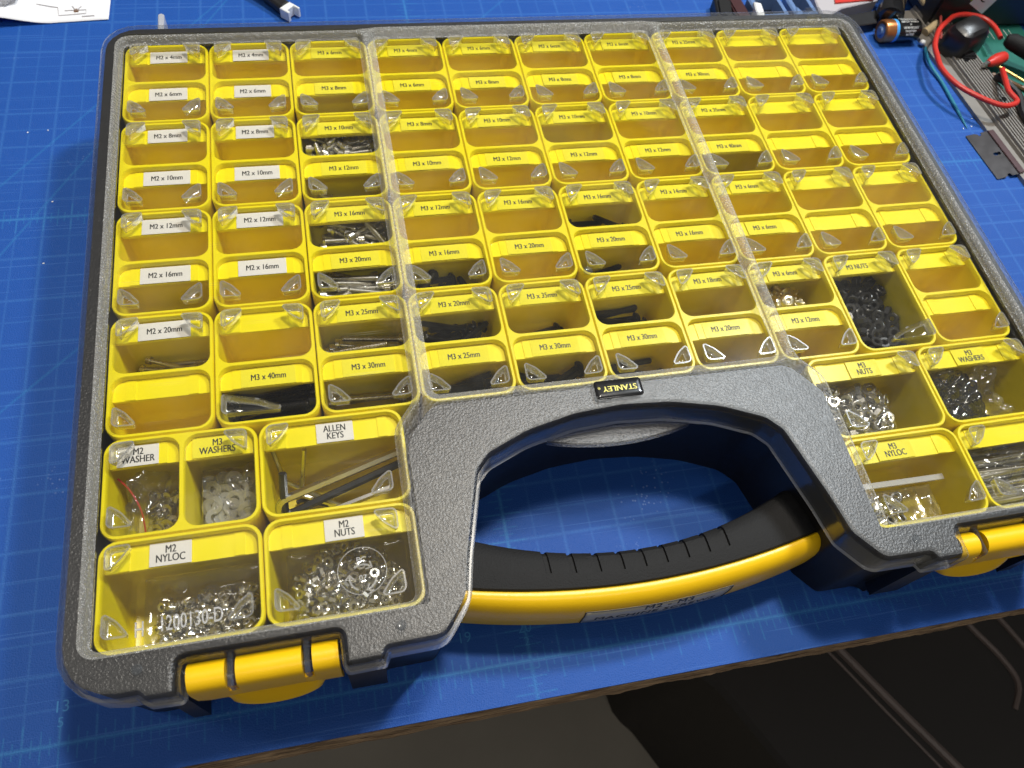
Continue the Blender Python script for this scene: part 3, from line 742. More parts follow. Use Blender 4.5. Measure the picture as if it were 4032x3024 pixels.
# ---------------------------------------------------------------- latches
def latch(sx_):
    xa, xb = 119.6, 167.9
    NT_ = [(128.2, 131.6), (152.6, 156.0)]
    def sec(x, notch):
        pr = []
        if notch:   # cut out over the clear lug
            pr = [(-148.9, 47.0), (-149.1, 44.6), (-149.5, 42), (-148.5, 34), (-147.2, 27.5)]
        else:
            for k in range(9):
                a = R(170-k*21.5); pr.append((-144.6-4.9*math.cos(a)*-1*-1 if False else -144.9+4.9*math.cos(a)*-1*-1, 0))
            pr = [(-144.1+4.9*math.cos(R(10+k*19)), 51.4+5.3*math.sin(R(10+k*19))) for k in range(10)]
            pr += [(-149.1, 47.5), (-149.5, 42), (-148.5, 34), (-147.2, 27.5)]
        return pr
    grp = bmesh.new()
    def seg_(x0, x1, notch):
        pr = sec(x0, notch); inner = [(-145.4, 27.5), (-146.4, 34), (-147.0, 44), (-141.0, 46), (-139.6, 50)] if not notch else [(-145.4, 27.5), (-146.4, 34), (-147.0, 44), (-147.4, 46.5)]
        P = pr+inner
        n = max(1, int((x1-x0)/4)); prev = None
        for i in range(n+1):
            x = x0+(x1-x0)*i/n
            r_ = ring(grp, [(sx_*(x if x < 160 else x-(x-160)/7.9*5.0*max(0, 45-z)/17.5), y, z) for y, z in P])
            if prev: bridge(grp, prev, r_)
            else: fill_loops(grp, [r_])
            prev = r_
        fill_loops(grp, [prev])
    xs = [xa]+[v for p in NT_ for v in p]+[xb]
    for i in range(5): seg_(xs[i], xs[i+1]-.0, i % 2 == 1)
    bmesh.ops.remove_doubles(grp, verts=grp.verts[:], dist=.001)
    la = mk('latch', grp, 'handle_yellow', org, angle=50)
    # thumb lip
    bm = bmesh.new(); n = 24; xc, hw = 143.0, 16.5; rows = []
    for i in range(n+1):
        x = xc-hw+2*hw*i/n; k = math.sqrt(max(0, 1-((x-xc)/hw)**2))
        rows.append(ring(bm, [(sx_*x, -147.9, 32.5), (sx_*x, -147.8-1.8*k, 30.4), (sx_*x, -147.5-3.4*k, 29.0), (sx_*x, -147.2-4.6*k, 27.0), (sx_*x, -146.8-3.4*k, 25.8), (sx_*x, -145.8, 27.5)]))
    for a, b in zip(rows, rows[1:]): bridge(bm, a, b)
    mk('thumb_lip', bm, 'handle_yellow', la)
    for zc, hw2 in ((41.0, 13), (38.8, 17), (36.6, 15)):
        bm = bmesh.new(); pts = [(sx_*(xc-hw2+2*hw2*i/12), -149.45+max(0, 42-(zc-.8*(1-((i-6)/6)**2)))*.125+.1, zc-.8*(1-((i-6)/6)**2)) for i in range(13)]
        tube(bm, pts, .45, 6, radii=[.1]+[.45]*11+[.1]); mk('grip_ridge', bm, 'handle_yellow', la)
    for x0, x1 in NT_:
        m = (x0+x1)/2
        bm = bmesh.new(); box(bm, sx_*m-.95, sx_*m+.95, -149.2, -138.4, 47.5, 55.2); bmesh.ops.bevel(bm, geom=bm.edges[:], offset=.4, segments=2, affect='EDGES')
        mk('latch_lug', bm, 'skirt', org)
    bm = bmesh.new(); lathe(bm, [(1.3, sx_*118.2), (1.3, sx_*169.2)] if sx_ > 0 else [(1.3, sx_*169.2), (1.3, sx_*118.2)], 10, 'x', (0, -145, 51)); mk('latch_pin', bm, 'skirt', org)
latch(-1); latch(1)

# ================================================================ CONTENTS
def hexpts(af, rot=0): return [(af/math.sqrt(3)*math.cos(math.pi/3*k+rot), af/math.sqrt(3)*math.sin(math.pi/3*k+rot)) for k in range(6)]
def nut_mesh(name, af, h_, hole, mat, nyloc=False):
    bm = bmesh.new(); n = 12
    def circ(r, z): return ring(bm, [(r*math.cos(2*math.pi*k/n), r*math.sin(2*math.pi*k/n), z) for k in range(n)])
    def hexr(s, z):
        H = hexpts(af*s); out = []
        for k in range(6):
            a, b = H[k], H[(k+1) % 6]; out.append((a[0], a[1], z)); out.append(((a[0]+b[0])/2, (a[1]+b[1])/2, z))
        return ring(bm, out)
    z0 = -h_/2
    hz_ = h_*.62 if nyloc else h_
    L = [circ(hole, z0), circ(hole*1.25, z0), circ(af*.47, z0), hexr(1, z0+h_*.12), hexr(1, z0+hz_-h_*.12)]
    if nyloc: L += [circ(af*.475, z0+hz_), circ(af*.45, z0+h_-.25), circ(af*.38, z0+h_), circ(hole*.85, z0+h_-.25)]
    else: L += [circ(af*.47, z0+h_), circ(hole*1.25, z0+h_)]
    L += [circ(hole, z0+h_-.3)]
    for a, b in zip(L, L[1:]): bridge(bm, a, b)
    bridge(bm, L[-1], L[0])
    bmesh.ops.recalc_face_normals(bm, faces=bm.faces[:])
    me = bpy.data.meshes.new(name); bm.to_mesh(me); bm.free(); me.transform(Matrix.Scale(S, 4)); me.materials.append(M[mat])
    me.polygons.foreach_set('use_smooth', [True]*len(me.polygons)); me.set_sharp_from_angle(angle=R(32)); return me
def washer_mesh(ro, ri, h_, mat):
    bm = bmesh.new(); n = 20
    def circ(r, z): return ring(bm, [(r*math.cos(2*math.pi*k/n), r*math.sin(2*math.pi*k/n), z) for k in range(n)])
    L = [circ(ri, -h_/2), circ(ro, -h_/2), circ(ro, h_/2), circ(ri, h_/2)]
    for a, b in zip(L, L[1:]+L[:1]): bridge(bm, a, b)
    bmesh.ops.recalc_face_normals(bm, faces=bm.faces[:])
    me = bpy.data.meshes.new('washer'); bm.to_mesh(me); bm.free(); me.transform(Matrix.Scale(S, 4)); me.materials.append(M[mat])
    me.polygons.foreach_set('use_smooth', [True]*len(me.polygons)); me.set_sharp_from_angle(angle=R(35)); return me
def screw_mesh(d_, L_, mat, head='cap'):
    """axis along +x, head at x<0, shank from 0 to L"""
    bm = bmesh.new(); n = 10; r = d_/2; pitch = .5 if d_ > 2.5 else .4
    hr, hh = (d_*.92, d_) if head == 'cap' else ((d_*.95, d_*.62) if head == 'button' else (d_*1.25, d_*.5))
    rings_ = []
    def circ(rr, x, nn=n): rings_.append(ring(bm, [(x, rr*math.cos(2*math.pi*k/nn), rr*math.sin(2*math.pi*k/nn)) for k in range(nn)]))
    sr = d_*.42
    circ(sr*.3, -hh*.35); circ(sr, -hh*.4); circ(sr*1.05, -hh)
    if head == 'cap': circ(hr*.88, -hh); circ(hr, -hh*.88); circ(hr, -.1); circ(hr*.95, 0)
    else: circ(hr*.55, -hh*.97); circ(hr*.82, -hh*.75); circ(hr, -hh*.25); circ(hr, 0)
    circ(r*1.0, 0)
    x = .6
    while x < L_-.4:
        circ(r, x); circ(r*.80, x+pitch*.5); x += pitch*(1.0 if L_ < 22 else 1.25)
    circ(r*.7, L_)
    for a, b in zip(rings_, rings_[1:]): bridge(bm, a, b)
    bm.faces.new(rings_[0]); bm.faces.new(rings_[-1][::-1])
    bmesh.ops.recalc_face_normals(bm, faces=bm.faces[:])
    me = bpy.data.meshes.new('screw'); bm.to_mesh(me); bm.free(); me.transform(Matrix.Scale(S, 4)); me.materials.append(M[mat])
    me.polygons.foreach_set('use_smooth', [True]*len(me.polygons)); me.set_sharp_from_angle(angle=R(40)); return me
def heap(n, x0, x1, y0, y1, zf, r, rnd, bias=None, squash=.78, where=None):
    """drop n balls of radius r into a box and let each come to rest on the ones below"""
    P = []
    for _ in range(n):
        best = None
        for _k in range(9):
            x = rnd.uniform(x0+r, x1-r); y = rnd.uniform(y0+r, y1-r)
            if where and not where(x, y): continue
            z = (zf(x, y) if callable(zf) else zf)+r*.7
            for (a, b, c) in P:
                d2 = (a-x)**2+(b-y)**2
                if d2 < (1.75*r)**2: z = max(z, c+squash*math.sqrt((1.75*r)**2-d2))
            cost = z+(bias(x, y) if bias else 0)
            if best is None or cost < best[3]: best = (x, y, z, cost)
        if best: P.append(best[:3])
    return P
def place_words(x, y, P):
    xs = sorted(p[0] for p in P); ys = sorted(p[1] for p in P); n = len(P)
    a = 'back' if y > ys[2*n//3] else ('front' if y < ys[n//3] else 'middle')
    b = 'left' if x < xs[n//4] else ('centre left' if x < xs[n//2] else ('centre right' if x < xs[3*n//4] else 'right'))
    return a+' '+b
def scatter(me, name, P, rnd, label, cat, group, tilt=1.0):
    for x, y, z in P:
        rx, ry = rnd.gauss(0, .7)*tilt, rnd.gauss(0, .7)*tilt
        up = abs(math.cos(rx)*math.cos(ry))
        o = link(name, me, None, (x, y, z), (rx, ry, rnd.uniform(0, 6.28)))
        tag(o, label % ('flat' if up > .85 else ('tilted' if up > .5 else 'standing'))+', '+place_words(x, y, P), cat, group)
rnd = random.Random(11)
ny2 = nut_mesh('lock_nut', 4.0, 2.9, .8, 'steel', True); nu2 = nut_mesh('hex_nut', 4.0, 1.7, .8, 'steel')
nu3 = nut_mesh('hex_nut', 5.5, 2.5, 1.25, 'steel'); nu3b = nut_mesh('hex_nut', 5.6, 2.6, 1.3, 'blacksteel'); ny3 = nut_mesh('lock_nut', 5.5, 3.8, 1.5, 'steel', True)
scatter(ny2, 'lock_nut', heap(110, -184, -147, -131.8, -107.5, lambda x, y: 25-(y+120)*.12, 2.15, rnd, lambda x, y: (y+118)*.3), rnd, '%s steel lock nut in the M2 NYLOC bin', 'nut', 'lock nuts in the M2 NYLOC bin', 1.3)
scatter(nu2, 'hex_nut', heap(120, -136, -92, -131.5, -99, lambda x, y: 29, 1.9, rnd, where=lambda x, y: ((x+115)/20)**2+((y+117)/16)**2 < 1.05), rnd, '%s silver nut in the M2 NUTS bin', 'nut', 'hex nuts in the M2 NUTS bin')
scatter(nu3b, 'hex_nut', heap(98, 119.8, 155.6, -52.5, -3, lambda x, y: 34-max(0, x-148)*.5, 2.7, rnd, where=lambda x, y: (x-120)+(y+3)*.3 < 31), rnd, '%s black nut in the M3 NUTS bin', 'nut', 'black nuts in the M3 NUTS bin')
scatter(nu3, 'hex_nut', heap(82, 88.9, 131, -92.5, -63, lambda x, y: 33, 2.7, rnd), rnd, '%s silver nut bagged in the wide M3 NUTS bin', 'nut', 'silver nuts in the bag in the M3 NUTS bin')
scatter(ny3, 'lock_nut', heap(26, 92, 112, -131, -115, 32, 2.8, rnd), rnd, '%s lock nut bagged in the M3 NYLOC bin', 'nut', 'lock nuts in the bag in the M3 NYLOC bin')
wa3b = washer_mesh(3.5, 1.6, .6, 'blacksteel'); wa3n = washer_mesh(3.6, 1.6, .6, 'nylon'); wa2 = washer_mesh(2.5, 1.1, .4, 'steel')
def washers(me, n, box_, zf, rnd, label, group, r=3.2, rows=6):
    x0, x1, y0, y1 = box_
    for k in range(rows):       # slumped rolls of washers
        x = rnd.uniform(x0+r, x1-r); y = rnd.uniform(y0+r, y1-r); z = zf+r+rnd.uniform(0, 9); az = rnd.uniform(0, 6.28); el = rnd.uniform(-.2, .5)
        d = Vector((math.cos(az), math.sin(az), el*.5)).normalized()
        for j in range(n//rows):
            p = Vector((x, y, z))+d*(j-n/rows/2)*.85
            if not (x0+r < p.x < x1-r and y0+r < p.y < y1-r): continue
            q = (d+Vector((rnd.gauss(0, .12), rnd.gauss(0, .12), .35+rnd.gauss(0, .12)))).to_track_quat('Z', 'Y').to_euler()
            tag(link('washer', me, None, p, q), label+', '+('back' if p.y > (y0+y1)/2 else 'front')+' '+('left' if p.x < (x0+x1)/2 else 'right'), 'washer', group)
def washer_heap(me, n, bx_, zf, r, rnd, label, group, tilt):
    P = heap(n, *bx_, zf, r, rnd, squash=.35)
    for x, y, z in P:
        az = round(math.sin(x*.35)+math.cos(y*.3))*1.1+rnd.gauss(0, .2)      # neighbours lean the same way, like slumped stacks
        o = link('washer', me, None, (x, y, z), (tilt*math.cos(az)+rnd.gauss(0, .15), tilt*math.sin(az)+rnd.gauss(0, .15), 0))
        tag(o, label+', '+place_words(x, y, P), 'washer', group)
washer_heap(wa3b, 150, (148, 183, -92, -62), 29, 2.3, rnd, 'black washer bagged in the M3 WASHERS bin', 'black washers in the bag', .75)
washer_heap(wa3n, 70, (-167, -146, -91, -64), 28, 2.3, rnd, 'clear nylon washer bagged beside M2 washers', 'clear washers in the bag', .5)
washer_heap(wa2, 60, (-188, -173, -90, -66), 26, 1.6, rnd, 'small steel washer under the M2 WASHER label', 'small steel washers in the bag', .7)

# screws: (column, compartment row 0-7) -> heap of screws
_sc = {}
def get_screw(d_, L_, mat, head):
    k = (d_, L_, mat, head)
    if k not in _sc: _sc[k] = screw_mesh(*k)
    return _sc[k]
def screws(c, r8, n, d_, L_, mat, z0, z1, label, head='cap', spread=.35):
    x0 = -197+PX*c+3.5; x1 = x0+PX-7; yt = 164.1-PY/2*r8-3; yb_ = yt-PY/2+5.4
    me = get_screw(d_, L_, mat, head)
    for i in range(n):
        for _ in range(60):
            z = z0+(z1-z0)*((i+.5)/n)**.5
            az = rnd.choice((0, math.pi))+rnd.gauss(0, spread); el = rnd.gauss(0, .13)
            x = rnd.uniform(x0, x1); y = rnd.uniform(yb_, yt)
            e = Vector((x, y, z))+Vector((math.cos(az)*math.cos(el), math.sin(az)*math.cos(el), math.sin(el)))*L_
            if x0 < e.x < x1 and yb_ < e.y < yt and e.z > 21.4 and e.z < 49: break
        else: continue
        o = link('screw', me, None, (x, y, z), (0, -el, az)); o.rotation_euler = Matrix.Rotation(az, 3, 'Z').to_euler(); o.rotation_euler.y = -el
        tag(o, label+', head '+('left' if math.cos(az) > 0 else 'right')+(' back' if y > (yt+yb_)/2 else ' front'), 'screw', label.replace('screw in', 'screws in'))
screws(0, 5, 8, 2, 16, 'steel', 22, 27, 'thin steel screw in the M2 x 16mm half of the first column')
screws(0, 6, 12, 2, 20, 'steel', 22, 27, 'thin steel screw in the M2 x 20mm half of the first column')
screws(2, 1, 8, 3, 8, 'steel', 24, 31, 'steel cap screw in the M3 x 8mm half of the third column', spread=1)
screws(2, 2, 50, 3, 10, 'steel', 28, 46, 'steel cap screw in the M3 x 10mm half of the third column', spread=1)
screws(2, 3, 16, 3, 12, 'steel', 24, 35, 'steel cap screw in the M3 x 12mm half of the third column', spread=1)
screws(2, 4, 30, 3, 16, 'steel', 25, 45, 'steel cap screw in the M3 x 16mm half of the third column', spread=.6)
screws(2, 5, 34, 3, 20, 'steel', 24, 45, 'steel cap screw in the M3 x 20mm half of the third column', spread=.25)
screws(2, 6, 12, 3, 25, 'steel', 22, 34, 'steel cap screw in the M3 x 25mm half of the third column', spread=.1)
screws(2, 7, 10, 3, 27, 'steel', 22, 33, 'steel cap screw in the M3 x 30mm half of the third column', spread=.08)
screws(1, 7, 16, 3, 29, 'blacksteel', 23, 40, 'black screw in the M3 x 40mm half of the second column', 'cap', .12)
screws(3, 5, 18, 3, 16, 'blacksteel', 22, 35, 'black screw in the M3 x 16mm half of the fourth column', 'button', .8)
screws(3, 6, 20, 3, 20, 'blacksteel', 22, 39, 'black screw in the M3 x 20mm half of the fourth column', 'button', .4)
screws(3, 7, 16, 3, 25, 'blacksteel', 22, 29, 'black screw in the M3 x 25mm half of the fourth column', 'button', .15)
screws(4, 6, 5, 3, 25, 'blacksteel', 22, 27, 'black screw in the M3 x 35mm half of the fifth column', 'button', .3)
screws(4, 7, 10, 3, 24, 'blacksteel', 22, 30, 'black screw in the M3 x 30mm half of the fifth column', 'button', .3)
screws(5, 4, 9, 3, 16, 'blacksteel', 24, 34, 'black screw in the M3 x 16mm half of the sixth column', 'button', .5)
screws(5, 5, 8, 3, 20, 'blacksteel', 22, 29, 'black screw in the M3 x 20mm half of the sixth column', 'button', .4)
screws(5, 6, 10, 3, 25, 'blacksteel', 22, 32, 'black screw in the M3 x 25mm half of the sixth column', 'button', .3)
screws(5, 7, 6, 3, 25, 'blacksteel', 22, 25, 'black screw in the M3 x 30mm half of the sixth column', 'button', .2)
screws(5, 2, 4, 3, 10, 'blacksteel', 26, 36, 'black screw in the M3 x 10mm half of the sixth column', 'button', 1)
screws(6, 6, 7, 3, 18, 'steel', 22, 27, 'steel screw in the M3 x 18mm half of the seventh column', 'button', .6)
screws(6, 7, 7, 3, 20, 'steel', 22, 26, 'steel screw in the M3 x 20mm half of the seventh column', 'button', .5)
screws(7, 3, 5, 3, 26, 'steel', 24, 36, 'steel screw in the M3 x 40mm half of the eighth column', 'cap', .2)
screws(7, 7, 4, 3, 12, 'steel', 22, 25, 'steel screw in the M3 x 12mm half of the eighth column', 'button', .6)
# small screws with washers under an M3 x 6mm label
def free_screw(name, me, p, d, label, cat='screw', group=None):
    o = link(name, me, None, p); o.rotation_euler = Vector(d).to_track_quat('X', 'Z').to_euler(); return tag(o, label, cat, group)
s6 = get_screw(3, 6, 'brass_steel', 'pan')
wz = washer_mesh(3.4, 1.6, .6, 'brass_steel')
for k in range(24):
    if k == 23: p = Vector((102, -15, 41.5)); d = Vector((.25, .35, -1)).normalized()
    else: p = Vector((rnd.uniform(93, 112), -6-rnd.uniform(0, 13), 30+k*.45)); d = Vector((rnd.gauss(0, .6), rnd.gauss(0, .5), -rnd.uniform(.1, 1))).normalized()
    free_screw('screw', s6, p, d, 'uppermost short silver screw, head up with washer, in the M3 x 6mm bin' if k == 23 else 'short silver screw in the M3 x 6mm heap, %s %s' % ('back' if p.y > -12.5 else 'front', 'left' if p.x < 102.5 else 'right'), group='short silver screws in the M3 x 6mm bin')
    if k % 3 == 2:
        tag(link('washer', wz, None, p+d*.5, (d.to_track_quat('Z', 'Y')).to_euler()), 'silver washer in the M3 x 6mm bin, %s %s' % ('back' if p.y > -12.5 else 'front', 'left' if p.x < 102.5 else 'right'), 'washer', 'silver washers among the short screws')
# bag of long threaded screws, front right corner
s40 = get_screw(3, 44, 'steel', 'cap')
for k in range(34):
    lay = k//9
    p = Vector((146+rnd.uniform(0, 2.5), -129+((k % 9)*3.5)+rnd.uniform(-.6, .6), 25+lay*4.6+rnd.uniform(-.5, .8)))
    free_screw('screw', s40, p, (1, rnd.gauss(0, .05), rnd.gauss(0, .02)), 'long threaded screw bagged in the front right bin, %s layer, %s' % (['bottom', 'second', 'third', 'top'][min(3, lay)], ['front', 'middle', 'back'][(k % 9)//3]), group='long screws in the bag in the front right bin')

# allen keys
def allen(af, path, mat, label):
    bm = bmesh.new(); P = [Vector(p) for p in path]; out = [P[0]]
    for a, b, c in zip(P, P[1:], P[2:]):
        r = af*1.3; u = (a-b).normalized(); v = (c-b).normalized()
        for t in (0, .25, .5, .75, 1): out.append((b+u*r).lerp(b, t).lerp(b.lerp(b+v*r, t), t))
    out.append(P[-1]); tube(bm, out, af*.577, 6)
    tag(mk('allen_key', bm, mat, None, angle=20), label, 'allen key', 'allen keys in their bin')
allen(3.0, [(-139.2, -85.5, 25), (-138.6, -79, 33), (-89.8, -66.5, 39)], 'steel', 'thick silver allen key lying uppermost in the ALLEN KEYS bin')
allen(2.8, [(-135.5, -71, 42), (-137.0, -83, 27.5), (-90, -70, 35)], 'blacksteel', 'thick black allen key lying beside the uppermost silver one')
allen(2.3, [(-139, -84, 22.5), (-138.6, -88.5, 27), (-95, -78, 30)], 'steel', 'long silver allen key nearest the front wall of its bin')
allen(1.7, [(-126.5, -63, 44), (-130.5, -74, 25), (-100, -88, 23)], 'steel', 'thin allen key with its short arm standing up')
allen(1.6, [(-139, -60, 42), (-136.5, -68, 27), (-100, -90, 24)], 'steel', 'thin key leaning in the back left of its bin')
allen(1.6, [(-132, -76, 23), (-131, -75, 22.5), (-96, -88, 22)], 'blacksteel', 'thin black allen key crossing under the thick ones')
allen(2.4, [(-114, -80, 23), (-95, -90.5, 23), (-92.5, -87, 23)], 'steel', 'short bright allen key on the floor of the bin, right')
allen(2.0, [(-122, -77, 23), (-104, -89, 22.5), (-102, -87, 25)], 'steel', 'short bright allen key on the floor of the bin, centre')

# bags
def bag(x0, x1, y0, y1, z0, ztop, label, seed, res=30, wr=2.4, zip_=None):
    bm = bmesh.new(); g = []; nx_, ny_ = res, res
    for s in (1, 0):
        L = []
        for i in range(nx_+1):
            row = []
            for j in range(ny_+1):
                u, v = i/nx_, j/ny_; x = x0+(x1-x0)*u; y = y0+(y1-y0)*v
                e = min(u, 1-u, v, 1-v)*2; env = min(1, e*3.0)**.6
                n = noise.ridged_multi_fractal(Vector((x*.06, y*.06, seed)), .9, 2.1, 4, 1, 2)-1.0
                n2 = noise.noise(Vector((x*.16, y*.16, seed+9)))
                zt = ztop(x, y) if callable(ztop) else ztop
                zz = z0+2+(zt-z0-2)*env+(n*wr*.6+n2*wr)*env if s else z0+.3+1.7*(1-env)
                row.append(bm.verts.new((x+n2*.6*env, y+n*.4*env, min(52.4, zz))))
            L.append(row)
        g.append(L)
        for i in range(nx_):
            for j in range(ny_): bm.faces.new((L[i][j], L[i+1][j], L[i+1][j+1], L[i][j+1]))
    o = mk('plastic_bag', bm, 'bag', None, angle=80)
    if zip_:
        bm = bmesh.new(); (xa, ya), (xb, yb2) = zip_
        prism(bm, [(xa, ya-1.2), (xb, yb2-1.2), (xb, yb2+1.2), (xa, ya+1.2)], 42.0, 43.2); mk('zip_strip', bm, 'zip', o)
    tag(o, label, 'plastic bag', 'clear bags in the bins'); return o
bag(-190, -143.8, -131.8, -99, 20.5, lambda x, y: 35-(y+118)*.12, 'clear plastic bag over the lock nuts in the M2 NYLOC bin', 1.3)
bag(-138, -92, -131.8, -98, 20.5, lambda x, y: 38, 'clear plastic bag over the nuts in the M2 NUTS bin', 4.3)
bag(89.3, 133.5, -93, -60, 20.5, 43.5, 'clear plastic bag of silver nuts in the wide M3 NUTS bin', 7.7)
bag(144.6, 193, -93, -58.5, 20.5, 43, 'clear plastic bag of black washers in the wide M3 WASHERS bin', 2.9, wr=7.0)
bag(-168.6, -143.6, -93, -60, 20.5, 42, 'clear plastic bag of nylon washers in the M3 WASHERS compartment', 5.1, wr=6)
bag(-194.8, -170.8, -92, -60, 20.5, 43, 'crumpled clear bag in the M2 WASHER compartment', 6.6, wr=9)
bag(144.5, 194, -132, -97, 20.5, 45, 'clear plastic bag of long screws in the front right bin', 8.8, wr=6)
bag(89.5, 137, -132, -111, 20.5, 42, 'milky clear bag of lock nuts in the M3 NYLOC bin', 3.4, wr=1.5, zip_=((90, -111.5), (137, -112)))
# red zip strip of the crumpled bag
bm = bmesh.new(); tube(bm, spline([(-194.5, -66, 45), (-191, -70, 42), (-188, -77, 37), (-187.5, -86, 31)]), .35, 5); o = mk('zip_strip', bm, 'red', None)
tag(o, 'thin red zip strip along the crumpled bag in the M2 WASHER bin', 'zip strip')

# ================================================================ THINGS ON THE MAT
def thing(name, loc, label, cat, rot=(0, 0, 0), group=None):
    return tag(empty(name, loc, rot), label, cat, group)
# instruction sheet, top left
sh = thing('instruction_sheet', (-300, 280, .5), 'white printed instruction sheet with a curled corner, back left corner of the mat', 'paper sheet')
bm = bmesh.new(); L = []
nu, nv = 40, 24
def sheet_z(x, y): return .25+max(0, (-258-x)/40)**1.3*7*(1+.5*math.sin(y*.2))+1.2*max(0, math.sin((x+300)*.09))*max(0, (-250-x)/50)
for i in range(nu+1):
    row = []
    for j in range(nv+1):
        u, v = i/nu, j/nv; x = -370+u*(145.0+2.5*v); y = (259.6-4.3*(-225-x)/58 if x > -285 else 255.2-(-285-x)*.22)+v*120
        row.append(bm.verts.new((x+300, y-280, sheet_z(x, y))))
    L.append(row)
for i in range(nu):
    for j in range(nv): bm.faces.new((L[i][j], L[i+1][j], L[i+1][j+1], L[i][j+1]))
ps = mk('paper', bm, 'paper', sh, angle=80); m_ = ps.modifiers.new('t', 'SOLIDIFY'); m_.thickness = .00015
def pline(pts, r=.25, mat='grey_print', z=None):
    bm = bmesh.new(); P = [(x+300, y-280, sheet_z(x, y)+.25) for x, y in pts]; tube(bm, P, r, 5); mk('printed_line', bm, mat, sh)
pline([(-266, 274), (-254, 271), (-253, 263.5), (-238, 265), (-238, 268.5), (-250, 268)])
pline([(-246, 272), (-244, 268.3)], .3); pline([(-241, 271.8), (-243, 268.3)], .3); pline([(-240, 262.2), (-233, 262.9)], .35)
bm = bmesh.new(); box(bm, -1.3, 1.3, -1.5, 1.5, 0, .1); mk('printed_block', bm, 'brown', sh, (56.5, -12.0, .5))
# crumpled pale wrapper lying over the sheet
bm = bmesh.new(); bmesh.ops.create_icosphere(bm, subdivisions=4, radius=20)
for v in bm.verts:
    n = noise.ridged_multi_fractal(v.co*.06, .9, 2, 4, 1, 2)-1; v.co *= 1+n*.12; v.co.x *= 1.2; v.co.z = max(-4, v.co.z*.42)
M['wrap'] = mat_clear('grey_wrapper', (.7, .7, .72), .2, 1.5, bump=.4, bscale=150, haze=.45, hazec=(.55, .55, .56))
tag(mk('crumpled_wrapper', bm, 'wrap', None, (-297, 283, 8)), 'crumpled pale grey plastic wrapper on top of the instruction sheet', 'wrapper')

# battery lead with white plug
ld = thing('battery_lead', (-120, 262, 0), 'black sleeved cable with a small white two-pin plug behind the case', 'cable')
bm = bmesh.new(); tube(bm, spline([(-17, 19, 7), (-10, 11, 5.5), (-4, 3.5, 4.6), (-.5, -.8, 4.4)], 5), 4.6, 12); mk('cable_sleeve', bm, 'black', ld)
d = Vector((.72, -.69, 0)); nrm = Vector((.69, .72, 0))
def pl(u, v): q = d*u+nrm*v; return (q.x, q.y)
bm = bmesh.new(); prism(bm, [pl(0, -4.4), pl(7, -4.4), pl(7.0, -2.8), pl(4.6, -2.6), pl(4.6, 2.9), pl(8.6, 3.0), pl(8.6, 4.4), pl(0, 4.4)], 1, 7.4, .4); mk('plug', bm, 'white', ld, (-1, -1, 0))
bm = bmesh.new(); tube(bm, [(-19, 21, 9.5), (-12, 13, 8.6)], .7, 6); mk('wire', bm, 'red', ld)

# battery
bt = thing('battery', (279.8, 220.4, 8.5), 'short fat battery with copper end, blue ring and black printed wrap, right back', 'battery')
bm = bmesh.new(); lathe(bm, [(8.5, 11.0), (8.5, 30.0), (8.1, 30.8), (6, 31.0)], 36, 'x'); mk('wrap', bm, 'gloss_black', bt)
bm = bmesh.new(); lathe(bm, [(5.0, .8), (7.4, .3), (8.3, 1.0), (8.52, 2.0), (8.52, 8.9)], 36, 'x'); mk('copper_end', bm, 'copper', bt)
bm = bmesh.new(); lathe(bm, [(8.53, 8.9), (8.6, 9.3), (8.6, 11.0), (8.53, 11.3)], 36, 'x'); mk('blue_ring', bm, 'blue_print', bt)
bm = bmesh.new(); lathe(bm, [(1, -1.2), (3.0, -1.1), (3.2, -.6), (3.3, .4), (5.4, .6)], 24, 'x'); mk('terminal', bm, 'steelblue', bt)
for k in range(8):
    s = ['LITHIUM BATTERY', 'DO NOT RECHARGE', 'OR DISPOSE IN FIRE', 'KEEP OUT OF REACH', '3V', 'USE BEFORE DATE', 'ON BATTERY', 'BATTERIE'][k]
    me = text_mesh(s, 2.3, 'white', thick=.02, bold=.02).copy(); ang = R(135-k*17)
    for v in me.vertices:
        a = ang+v.co.y/S/8.6*-1*-1; rr = 8.62+v.co.z/S; x = 20.8+v.co.x/S*.68
        v.co = Vector((x, -rr*math.cos(a)*-1*-1, rr*math.sin(a)))*S
    link('lettering', me, bt)
bt.scale = (.9, .88, .88); bt.location.z = 7.5*S

# heat sink
HA = math.atan2(327-117.4, 0) # placeholder
hs = thing('heat_sink', (313.6, 210, 0), 'long grey finned aluminium heat sink bar lying at the right of the mat', 'heat sink', (0, 0, R(-86.3)))
# local x runs along the bar towards the viewer, local y to the right
bm = bmesh.new(); prof = [(0, 0), (0, 2.4), (8.5, 2.4), (9, 4.6)]
y = 10
for k in range(9):
    prof += [(y, 4.6), (y+.1, 6.6), (y+1.2, 6.6), (y+1.3, 4.6)]; y += 2.3
prof += [(32.5, 4.6), (32.5, 0)]
a = ring(bm, [(-38, p, z) for p, z in prof]); b = ring(bm, [(190, p, z) for p, z in prof]); bridge(bm, a, b); fill_loops(bm, [a]); fill_loops(bm, [b])
mk('finned_bar', bm, 'alu', hs, smooth=False)
for xx, yy in ((22, 18), (62, 24)):
    bm = bmesh.new(); lathe(bm, [(1.9, 5.2), (1.9, 6.2), (1.2, 6.3), (1.1, 5.9)], 12, origin=(xx, yy, .9)); mk('screw_hole', bm, 'gloss_black', hs)

